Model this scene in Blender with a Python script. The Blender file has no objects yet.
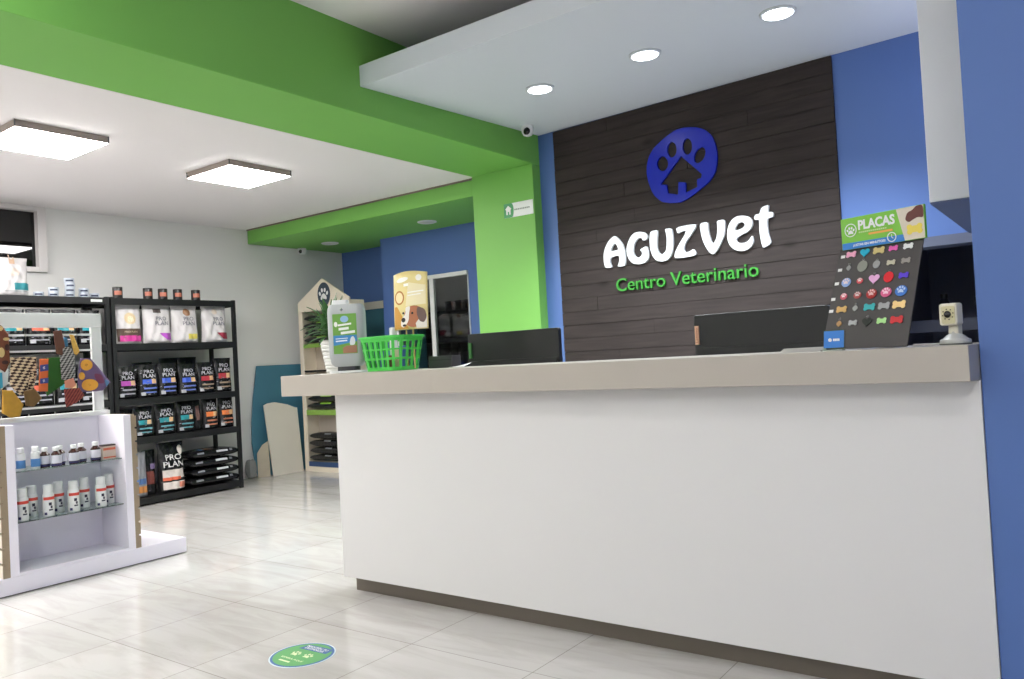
import bpy, math, random
from mathutils import Vector, Matrix
random.seed(7)
R = math.radians; PI = math.pi
SC = bpy.context.scene; COL = SC.collection
H = 1.2

# ---------------------------------------------------------------- materials
def lin(c):
    return tuple(((x/255)/12.92 if x/255 <= .04045 else ((x/255+.055)/1.055)**2.4) for x in c)
_m = {}
def mat(name, rgb, rough=.6, metal=0, emit=0, noise=0, nscale=8, bump=0, bscale=60, coat=0, trans=0, spec=.5):
    if name in _m: return _m[name]
    m = bpy.data.materials.new(name); m.use_nodes = True
    nt = m.node_tree; b = nt.nodes['Principled BSDF']
    c = (*lin(rgb), 1)
    b.inputs['Base Color'].default_value = c; b.inputs['Roughness'].default_value = rough
    b.inputs['Metallic'].default_value = metal; b.inputs['Specular IOR Level'].default_value = spec
    if coat: b.inputs['Coat Weight'].default_value = coat; b.inputs['Coat Roughness'].default_value = .15
    if trans: b.inputs['Transmission Weight'].default_value = trans
    if emit: b.inputs['Emission Color'].default_value = c; b.inputs['Emission Strength'].default_value = emit
    tc = nt.nodes.new('ShaderNodeTexCoord')
    if noise:
        n = nt.nodes.new('ShaderNodeTexNoise'); n.inputs['Scale'].default_value = nscale; n.inputs['Detail'].default_value = 5
        nt.links.new(tc.outputs['Object'], n.inputs['Vector'])
        mx = nt.nodes.new('ShaderNodeMix'); mx.data_type = 'RGBA'
        d = 1-noise; mx.inputs[6].default_value = (c[0]*d, c[1]*d, c[2]*d, 1); u = 1+noise*.6
        mx.inputs[7].default_value = (min(1, c[0]*u), min(1, c[1]*u), min(1, c[2]*u), 1)
        nt.links.new(n.outputs['Fac'], mx.inputs[0]); nt.links.new(mx.outputs[2], b.inputs['Base Color'])
    if bump:
        n2 = nt.nodes.new('ShaderNodeTexNoise'); n2.inputs['Scale'].default_value = bscale; n2.inputs['Detail'].default_value = 3
        nt.links.new(tc.outputs['Object'], n2.inputs['Vector'])
        bp = nt.nodes.new('ShaderNodeBump'); bp.inputs['Strength'].default_value = bump; bp.inputs['Distance'].default_value = .01
        nt.links.new(n2.outputs['Fac'], bp.inputs['Height']); nt.links.new(bp.outputs['Normal'], b.inputs['Normal'])
    _m[name] = m; return m

def floor_mat():
    m = bpy.data.materials.new('polished_marble_tile'); m.use_nodes = True; nt = m.node_tree; b = nt.nodes['Principled BSDF']
    g = nt.nodes.new('ShaderNodeNewGeometry')
    mp = nt.nodes.new('ShaderNodeMapping'); mp.inputs['Location'].default_value = (2.41+.63*30, -2.44+.63*30, 0)
    nt.links.new(g.outputs['Position'], mp.inputs['Vector'])
    br = nt.nodes.new('ShaderNodeTexBrick'); br.offset = 0; br.squash = 1
    for k, v in (('Scale', 1), ('Mortar Size', .0022), ('Mortar Smooth', .3), ('Brick Width', .63), ('Row Height', .63), ('Bias', 0)): br.inputs[k].default_value = v
    br.inputs['Color1'].default_value = (*lin((202, 199, 196)), 1); br.inputs['Color2'].default_value = (*lin((196, 193, 190)), 1)
    br.inputs['Mortar'].default_value = (*lin((150, 146, 140)), 1)
    nt.links.new(mp.outputs['Vector'], br.inputs['Vector'])
    m2 = nt.nodes.new('ShaderNodeMapping'); m2.inputs['Rotation'].default_value = (0, 0, .35); m2.inputs['Scale'].default_value = (.9, 4.5, 1)
    nt.links.new(g.outputs['Position'], m2.inputs['Vector'])
    n = nt.nodes.new('ShaderNodeTexNoise'); n.inputs['Scale'].default_value = 1.6; n.inputs['Detail'].default_value = 8; n.inputs['Roughness'].default_value = .62; n.inputs['Distortion'].default_value = .9
    nt.links.new(m2.outputs['Vector'], n.inputs['Vector'])
    cr = nt.nodes.new('ShaderNodeValToRGB'); e = cr.color_ramp.elements
    e[0].position = .36; e[0].color = (.87, .855, .84, 1); e[1].position = .56; e[1].color = (1, 1, 1, 1)
    nt.links.new(n.outputs['Fac'], cr.inputs['Fac'])
    mx = nt.nodes.new('ShaderNodeMix'); mx.data_type = 'RGBA'; mx.blend_type = 'MULTIPLY'; mx.inputs[0].default_value = 1
    nt.links.new(br.outputs['Color'], mx.inputs[6]); nt.links.new(cr.outputs['Color'], mx.inputs[7])
    nt.links.new(mx.outputs[2], b.inputs['Base Color'])
    b.inputs['Roughness'].default_value = .09; b.inputs['Specular IOR Level'].default_value = .5
    return m

def plank_mat():
    m = bpy.data.materials.new('dark_stained_planks'); m.use_nodes = True; nt = m.node_tree; b = nt.nodes['Principled BSDF']
    tc = nt.nodes.new('ShaderNodeTexCoord')
    mp = nt.nodes.new('ShaderNodeMapping'); mp.inputs['Scale'].default_value = (1.2, 14, 1)
    nt.links.new(tc.outputs['Object'], mp.inputs['Vector'])
    n = nt.nodes.new('ShaderNodeTexNoise'); n.inputs['Scale'].default_value = 2.2; n.inputs['Detail'].default_value = 7; n.inputs['Distortion'].default_value = .5
    nt.links.new(mp.outputs['Vector'], n.inputs['Vector'])
    cr = nt.nodes.new('ShaderNodeValToRGB'); e = cr.color_ramp.elements
    e[0].position = .3; e[0].color = (*lin((44, 38, 36)), 1); e[1].position = .7; e[1].color = (*lin((59, 51, 49)), 1)
    nt.links.new(n.outputs['Fac'], cr.inputs['Fac'])
    # knots
    mk = nt.nodes.new('ShaderNodeMapping'); mk.inputs['Scale'].default_value = (1.6, 4.2, 1)
    nt.links.new(tc.outputs['Object'], mk.inputs['Vector'])
    v = nt.nodes.new('ShaderNodeTexVoronoi'); v.inputs['Scale'].default_value = .8
    nt.links.new(mk.outputs['Vector'], v.inputs['Vector'])
    k = nt.nodes.new('ShaderNodeValToRGB'); e = k.color_ramp.elements
    e[0].position = .03; e[0].color = (.45, .42, .4, 1); e[1].position = .1; e[1].color = (1, 1, 1, 1)
    nt.links.new(v.outputs['Distance'], k.inputs['Fac'])
    mx = nt.nodes.new('ShaderNodeMix'); mx.data_type = 'RGBA'; mx.blend_type = 'MULTIPLY'; mx.inputs[0].default_value = 1
    nt.links.new(cr.outputs['Color'], mx.inputs[6]); nt.links.new(k.outputs['Color'], mx.inputs[7])
    nt.links.new(mx.outputs[2], b.inputs['Base Color'])
    b.inputs['Roughness'].default_value = .7; b.inputs['Specular IOR Level'].default_value = .25
    bp = nt.nodes.new('ShaderNodeBump'); bp.inputs['Strength'].default_value = .25; bp.inputs['Distance'].default_value = .004
    nt.links.new(n.outputs['Fac'], bp.inputs['Height']); nt.links.new(bp.outputs['Normal'], b.inputs['Normal'])
    return m

# ---------------------------------------------------------------- mesh builder
class MB:
    def __init__(s): s.v = []; s.f = []
    def add(s, vs, fs):
        o = len(s.v); s.v += [tuple(p) for p in vs]; s.f += [tuple(i+o for i in f) for f in fs]; return s
    def box(s, x0, x1, y0, y1, z0, z1):
        return s.add([(x0,y0,z0),(x1,y0,z0),(x1,y1,z0),(x0,y1,z0),(x0,y0,z1),(x1,y0,z1),(x1,y1,z1),(x0,y1,z1)],
                     [(0,3,2,1),(4,5,6,7),(0,1,5,4),(1,2,6,5),(2,3,7,6),(3,0,4,7)])
    def prism(s, poly, a, b, axis='z'):
        n = len(poly)
        def P(u, w, t):
            return (u, w, t) if axis == 'z' else ((t, u, w) if axis == 'x' else (u, t, w))
        vs = [P(u, w, a) for u, w in poly]+[P(u, w, b) for u, w in poly]
        fs = [tuple(range(n))[::-1], tuple(range(n, 2*n))]+[(i, (i+1) % n, n+(i+1) % n, n+i) for i in range(n)]
        return s.add(vs, fs)
    def lathe(s, prof, seg=24, c=(0, 0, 0), sx=1, sy=1):
        vs = []; fs = []; n = len(prof)
        for r, z in prof:
            for i in range(seg):
                a = 2*PI*i/seg; vs.append((c[0]+r*sx*math.cos(a), c[1]+r*sy*math.sin(a), c[2]+z))
        for j in range(n-1):
            for i in range(seg):
                i2 = (i+1) % seg; fs.append((j*seg+i, j*seg+i2, (j+1)*seg+i2, (j+1)*seg+i))
        fs.append(tuple(range(seg))[::-1]); fs.append(tuple(range((n-1)*seg, n*seg)))
        return s.add(vs, fs)
    def tube(s, pts, r, seg=8):
        pts = [Vector(p) for p in pts]; vs = []; fs = []; n = len(pts)
        for k, p in enumerate(pts):
            d = (pts[min(k+1, n-1)]-pts[max(k-1, 0)]).normalized()
            up = Vector((0, 0, 1)) if abs(d.z) < .9 else Vector((1, 0, 0))
            a = d.cross(up).normalized(); b = a.cross(d)
            rr = r[k] if isinstance(r, (list, tuple)) else r
            for i in range(seg):
                t = 2*PI*i/seg; vs.append(p+a*rr*math.cos(t)+b*rr*math.sin(t))
        for k in range(n-1):
            for i in range(seg):
                i2 = (i+1) % seg; fs.append((k*seg+i, k*seg+i2, (k+1)*seg+i2, (k+1)*seg+i))
        fs.append(tuple(range(seg))[::-1]); fs.append(tuple(range((n-1)*seg, n*seg)))
        return s.add(vs, fs)
    def grid(s, fn, nu, nv):
        vs = [fn(i/nu, j/nv) for j in range(nv+1) for i in range(nu+1)]
        fs = [(j*(nu+1)+i, j*(nu+1)+i+1, (j+1)*(nu+1)+i+1, (j+1)*(nu+1)+i) for j in range(nv) for i in range(nu)]
        return s.add(vs, fs)
    def mesh(s, me):
        return s.add([v.co[:] for v in me.vertices], [tuple(p.vertices) for p in me.polygons])
    def map(s, fn): s.v = [tuple(fn(p)) for p in s.v]; return s
    def build(s, name, m, parent=None, smooth=False, bevel=0, solid=0, seg=2):
        me = bpy.data.meshes.new(name); me.from_pydata(s.v, [], s.f); me.validate(); me.update()
        if smooth:
            me.polygons.foreach_set('use_smooth', [True]*len(me.polygons)); me.set_sharp_from_angle(angle=R(40))
        me.materials.append(m)
        o = bpy.data.objects.new(name, me); COL.objects.link(o)
        if parent: o.parent = parent
        if solid: k = o.modifiers.new('solid', 'SOLIDIFY'); k.thickness = solid; k.offset = 0
        if bevel:
            k = o.modifiers.new('bevel', 'BEVEL'); k.width = bevel; k.segments = seg; k.limit_method = 'ANGLE'; k.angle_limit = R(35)
        return o

def box(*a): return MB().box(*a)
def thing(name, label, cat, loc=(0, 0, 0), rot=(0, 0, 0), group=None):
    o = bpy.data.objects.new(name, None); o.empty_display_size = .05; COL.objects.link(o)
    o.location = loc; o.rotation_euler = rot if isinstance(rot, tuple) else (0, 0, rot)
    return tag(o, label, cat, group)
def tag(o, label, cat, group=None, loc=None):
    o['label'] = label; o['category'] = cat
    if group: o['group'] = group
    if loc: o.location = loc
    return o
def struct(o): o['kind'] = 'structure'; return o
def S(name, mb, m, bevel=0): return struct(mb.build(name, m, bevel=bevel))

def loops_mesh(loops, ext, res=0):
    cu = bpy.data.curves.new('c', 'CURVE'); cu.dimensions = '2D'; cu.fill_mode = 'BOTH'; cu.extrude = ext
    for l in loops:
        sp = cu.splines.new('POLY'); sp.points.add(len(l)-1); sp.use_cyclic_u = True
        for i, p in enumerate(l): sp.points[i].co = (p[0], p[1], 0, 1)
    o = bpy.data.objects.new('c', cu); COL.objects.link(o)
    me = bpy.data.meshes.new_from_object(o.evaluated_get(bpy.context.evaluated_depsgraph_get()))
    bpy.data.objects.remove(o); mb = MB().mesh(me); bpy.data.meshes.remove(me); return mb
def text_mb(s, w, h, ext=.001, offset=0, x=0, y=0, align=None, res=3):
    """lettering fitted to w x h, lower left corner at (x, y), in the XY plane"""
    cu = bpy.data.curves.new('t', 'FONT'); cu.body = s; cu.size = 1; cu.extrude = 0; cu.offset = offset; cu.resolution_u = res; cu.space_line = .85
    if align: cu.align_x = align
    o = bpy.data.objects.new('t', cu); COL.objects.link(o)
    dg = bpy.context.evaluated_depsgraph_get(); dg.update()
    cu.extrude = 0.01
    dg = bpy.context.evaluated_depsgraph_get(); dg.update()
    me = bpy.data.meshes.new_from_object(o.evaluated_get(dg))
    bpy.data.objects.remove(o)
    mb = MB().mesh(me); bpy.data.meshes.remove(me)
    xs = [p[0] for p in mb.v]; ys = [p[1] for p in mb.v]
    x0, x1, y0, y1 = min(xs), max(xs), min(ys), max(ys)
    return mb.map(lambda p: (x+(p[0]-x0)/(x1-x0)*w, y+(p[1]-y0)/(y1-y0)*h, p[2]/.01*ext))
def fine(mb, cuts=2):
    import bmesh
    bm = bmesh.new(); me = bpy.data.meshes.new('x'); me.from_pydata(mb.v, [], mb.f); bm.from_mesh(me); bpy.data.meshes.remove(me)
    bmesh.ops.remove_doubles(bm, verts=bm.verts, dist=1e-5); bmesh.ops.triangulate(bm, faces=bm.faces)
    for _ in range(cuts):
        e = [x for x in bm.edges if x.calc_length() > .014]
        if e: bmesh.ops.subdivide_edges(bm, edges=e, cuts=1, use_grid_fill=True); bmesh.ops.triangulate(bm, faces=bm.faces)
    bm.verts.index_update(); out = MB().add([v.co[:] for v in bm.verts], [tuple(v.index for v in f.verts) for f in bm.faces]); bm.free(); return out
def chaikin(l, n=1):
    for _ in range(n):
        o = []
        for i, p in enumerate(l):
            q = l[(i+1) % len(l)]
            o += [(p[0]*.8+q[0]*.2, p[1]*.8+q[1]*.2), (p[0]*.2+q[0]*.8, p[1]*.2+q[1]*.8)]
        l = o
    return l
def ell(cx, cy, rx, ry, rot=0, n=20):
    c, s_ = math.cos(rot), math.sin(rot)
    return [(cx+rx*math.cos(2*PI*k/n)*c-ry*math.sin(2*PI*k/n)*s_, cy+rx*math.cos(2*PI*k/n)*s_+ry*math.sin(2*PI*k/n)*c) for k in range(n)]
def paw(cx, cy, r):
    L = [chaikin([(cx-r*.55, cy-r*.75), (cx-r*.2, cy-r*.62), (cx+r*.2, cy-r*.62), (cx+r*.55, cy-r*.75), (cx+r*.62, cy-r*.4), (cx+r*.3, cy+.0), (cx, cy+r*.15), (cx-r*.3, cy), (cx-r*.62, cy-r*.4)], 2)]
    for dx, dy, a in ((-.72, .12, .35), (-.28, .55, .1), (.28, .55, -.1), (.72, .12, -.35)): L.append(ell(cx+dx*r, cy+dy*r, r*.19, r*.29, a, 12))
    return L
def bone(cx, cy, w, h):
    pts = []
    for sx, sy, a0 in ((1, 1, -45), (-1, 1, 20), (-1, -1, 135), (1, -1, 200)):
        for k in range(8):
            a = R(a0+k*205/7)
            pts.append((cx+sx*w*.36+math.cos(a)*h*.3, cy+sy*h*.25+math.sin(a)*h*.3))
    return pts
def heart(cx, cy, w, h):
    pts = []
    for k in range(28):
        t = 2*PI*k/28
        pts.append((cx+w/2*math.sin(t)**3, cy+h*.5*(13*math.cos(t)-5*math.cos(2*t)-2*math.cos(3*t)-math.cos(4*t))/15))
    return pts
def rrect(x0, x1, y0, y1, r, n=5):
    o = []
    for cx, cy, a in ((x1-r, y1-r, 0), (x0+r, y1-r, 90), (x0+r, y0+r, 180), (x1-r, y0+r, 270)):
        for k in range(n+1):
            t = R(a+90*k/n); o.append((cx+r*math.cos(t), cy+r*math.sin(t)))
    return o
def flat(loops, z, ext=.0006):
    return loops_mesh(loops, ext).map(lambda p: (p[0], p[1], p[2]+z))
def upright(mb, y): return mb.map(lambda p: (p[0], y-p[2], p[1]))    # XY drawing -> upright, facing -Y

# ---------------------------------------------------------------- palette
GREEN = mat('green_wall_paint', (118, 182, 82), .55, noise=.03, nscale=2)
BLUE = mat('blue_wall_paint', (82, 112, 172), .55, noise=.03, nscale=2)
WHITE = mat('white_wall_paint', (222, 223, 219), .6, noise=.02, nscale=2)
WALLG = mat('pale_grey_wall_paint', (228, 227, 224), .6, noise=.02, nscale=2)
CEIL = mat('white_ceiling_paint', (232, 228, 227), .7)
CANOPY = mat('white_canopy_paint', (212, 217, 224), .6)
LAMW = mat('white_laminate', (216, 214, 213), .35, noise=.015, nscale=3)
LAMG = mat('grey_laminate', (176, 168, 158), .4, noise=.04, nscale=4)
KICK = mat('dark_steel_kick', (116, 108, 98), .35, metal=.4)
BLACK = mat('black_powder_coat', (22, 22, 24), .45)
BLACKP = mat('black_plastic', (18, 18, 20), .4, bump=.1, bscale=300)
LAV = mat('lavender_white_laminate', (238, 233, 244), .35)
MDF = mat('mdf_edge', (156, 138, 116), .7, noise=.12, nscale=20)
GLASS = mat('clear_glass', (235, 245, 242), .03, trans=1)
LED = mat('led_panel_light', (252, 252, 252), .5, emit=11.5)
LEDS = mat('led_panel_light_shop', (254, 252, 250), .5, emit=28)
SPOT = mat('downlight_lens', (245, 250, 255), .5, emit=5)
CHROME = mat('chrome', (200, 200, 200), .2, metal=1)
TEAL = mat('teal_board_paint', (72, 126, 148), .55, noise=.06, nscale=6)
CREAM = mat('cream_board', (226, 220, 207), .6, noise=.04, nscale=5)
WHITEP = mat('white_plastic', (228, 229, 228), .35)
def C(name, rgb, rough=.45, **k): return mat(name, rgb, rough, **k)
# ================================================================ the room
S('floor', box(-8, 2.8, -3.2, 9, -.1, 0), floor_mat())
# left wall with the high window (hole Y 1.7..3.26, Z 2.26..2.74)
w = MB(); w.box(-7.9, -7.7, -3.2, 1.7, 0, 3.4); w.box(-7.9, -7.7, 3.27, 7.1, 0, 3.4); w.box(-7.9, -7.7, 1.7, 3.27, 0, 2.24); w.box(-7.9, -7.7, 1.7, 3.27, 2.765, 3.4)
S('wall_left', w, WALLG)
S('wall_rear', box(-7.9, 2.8, -3.2, -3, 0, 3.5), WHITE)
S('wall_right', box(2.6, 2.8, -3, 7.2, 0, 3.5), BLUE)
# far end of the shop: dark blue over teal with a pale rail
S('wall_far', box(-7.7, -6.45, 6.9, 7.05, 1.97, 2.8), BLUE)
S('wall_far', box(-7.7, -6.45, 6.9, 7.05, 0, 1.88), TEAL)
S('trim_1', box(-7.7, -6.45, 6.87, 7.06, 1.88, 1.97), CREAM)
# blue room in front of it with a glazed door
w = MB(); w.box(-6.59, -6.38, 6.5, 6.58, 0, 2.64); w.box(-5.3, -4.2, 6.5, 6.58, 0, 2.64); w.box(-6.38, -5.3, 6.5, 6.58, 2.13, 2.64); w.box(-6.59, -6.51, 6.58, 7.0, 0, 2.64)
S('wall_partition', w, BLUE)
w = MB(); w.box(-7.7, -4.2, 8.6, 8.75, 0, 2.7); w.box(-7.85, -7.7, 7.06, 8.75, 0, 2.7); w.box(-4.2, -4.05, 6.5, 8.75, 0, 2.7); w.box(-7.85, -4.05, 7.06, 8.75, 2.7, 2.8)
S('wall_storeroom', w, mat('storeroom_grey', (186, 182, 182), .7))
# ceilings
S('ceiling', box(-7.9, -4.33, -3.2, 7.2, 2.8, 2.95), CEIL)
S('ceiling', box(-3.68, 2.8, -3.2, 7.2, 3.36, 3.5), CEIL)
S('beam', box(-4.33, -3.68, -3.2, 5.9, 2.8, 3.5), GREEN, .004)
S('pillar', box(-4.33, -3.68, 5.43, 5.9, 0, 2.799), GREEN, .004)
S('bulkhead', MB().prism(rrect(-7.69, -4.331, 5.47, 7.0, .05), 2.64, 2.785), GREEN, .006)
S('trim_2', box(-7.66, -4.335, 5.462, 5.5, 2.7855, 2.7995), mat('shadow_gap_strip', (120, 108, 100), .7))
# wall behind the counter, slightly skewed
TH = R(3.2); OW = Vector((-3.68, 5.54, 0)); EW = Vector((math.cos(TH), -math.sin(TH), 0)); NW = Vector((-math.sin(TH), -math.cos(TH), 0))
def onwall(o): o.location = OW; o.rotation_euler = (0, 0, -TH); return o
w = MB(); w.box(-.02, 2.66, 0, .16, 0, 3.36); w.box(2.66, 3.9, 0, .16, 1.785, 3.36); w.box(2.66, 3.9, 0, .16, 0, .95); w.box(3.9, 6.4, 0, .16, 0, 3.36)
onwall(S('wall_counter', w, BLUE))
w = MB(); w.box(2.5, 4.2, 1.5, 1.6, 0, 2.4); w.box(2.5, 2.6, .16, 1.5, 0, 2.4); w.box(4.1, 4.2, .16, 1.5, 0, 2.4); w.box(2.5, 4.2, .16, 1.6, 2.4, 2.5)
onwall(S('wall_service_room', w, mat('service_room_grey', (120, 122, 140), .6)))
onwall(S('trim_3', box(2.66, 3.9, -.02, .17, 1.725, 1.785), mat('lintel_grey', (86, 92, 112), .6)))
onwall(S('trim_4', box(2.6, 4.1, .5, .9, 1.21, 1.29), mat('service_ledge_grey', (112, 116, 134), .5)))
# white canopy over the desk and its dropped end
S('canopy', MB().prism([(3.52, 2.974), (5.6, 3.052), (5.6, 3.187), (3.52, 3.109)], -3.679, 2.6, 'x'), CANOPY, .003)
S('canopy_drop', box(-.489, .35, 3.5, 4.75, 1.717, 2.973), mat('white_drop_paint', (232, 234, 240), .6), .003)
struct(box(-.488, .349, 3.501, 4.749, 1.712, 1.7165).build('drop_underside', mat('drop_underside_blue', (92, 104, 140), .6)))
# near blue wall beside the counter
S('wall_near', box(-.284, 2.6, 2.822, 3.0, 0, 3.36), BLUE)
# window_1 on the left wall
fr = MB(); y0, y1, z0, z1 = 1.7, 3.33, 2.2, 2.8
fr.box(-7.76, -7.665, y1-.075, y1, z0, z1-.002); fr.box(-7.76, -7.665, y0-.05, y0+.03, z0, z1-.002); fr.box(-7.76, -7.665, y0+.03, y1-.075, z0, z0+.045); fr.box(-7.76, -7.665, y0+.03, y1-.075, z1-.045, z1-.002)
wn = S('window_1', fr, mat('window_frame_white', (215, 210, 208), .4), .004)
MB().box(-7.745, -7.735, y0+.03, y1-.075, z0+.045, z1-.045).build('pane', mat('night_glass', (6, 7, 8), .02), wn)
# door_1: glazed door in the blue partition
fr = MB(); fr.box(-6.38, -5.3, 6.47, 6.53, 2.095, 2.14); fr.box(-5.845, -5.785, 6.475, 6.52, 0, 2.095); fr.box(-6.38, -6.345, 6.475, 6.52, 0, 2.095); fr.box(-5.31, -5.3, 6.485, 6.52, 0, 2.095)
dr = S('door_1', fr, mat('door_frame_white', (222, 222, 222), .35), .004)
for a, b in ((-6.345, -5.845), (-5.785, -5.312)): MB().box(a, b, 6.48, 6.486, .02, 2.095).build('pane', GLASS, dr)

t = thing('ceiling_light', 'unseen fill light added to brighten the dark room behind the counter wall', 'ceiling light', (-.35, 4.75, 2.4)); box(-.15, .15, -.15, .15, -.03, -.001).build('diffuser', mat('service_fill_glow', (220, 226, 255), .5, emit=7), t)  # unseen glowing panel, added to brighten the room behind the opening
# plank panel
pm = MB(); zs = 3.009
k0 = 1.64-.1075*15; rows = [k0+.1075*i for i in range(0, 29)]
for i in range(len(rows)):
    a = rows[i]; b = min(a+.1075, 3.043)
    if a > 3.02: break
    cuts = [.168]+sorted(random.uniform(.4, 2.2) for _ in range(random.choice((0, 1, 1))))+[2.418]
    for c0, c1 in zip(cuts, cuts[1:]):
        d = .02+random.uniform(-.003, .003); tl = random.uniform(-.0015, .0015)
        pm.box(c0+(.002 if c0 > .2 else 0), c1, -d, 0, max(a, 0)+.0013, b-.0013)
pm.box(.172, 2.414, -.010, -.001, .002, 3.042)
PM = plank_mat()
pp = pm.map(lambda p: (p[0], p[2], -p[1])).build('plank_panel', PM, bevel=.0008, seg=1)
pp.location = OW; pp.rotation_euler = (PI/2, 0, -TH)
tag(pp, 'dark stained horizontal plank panel on the blue wall behind the counter', 'wall panel')

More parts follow.
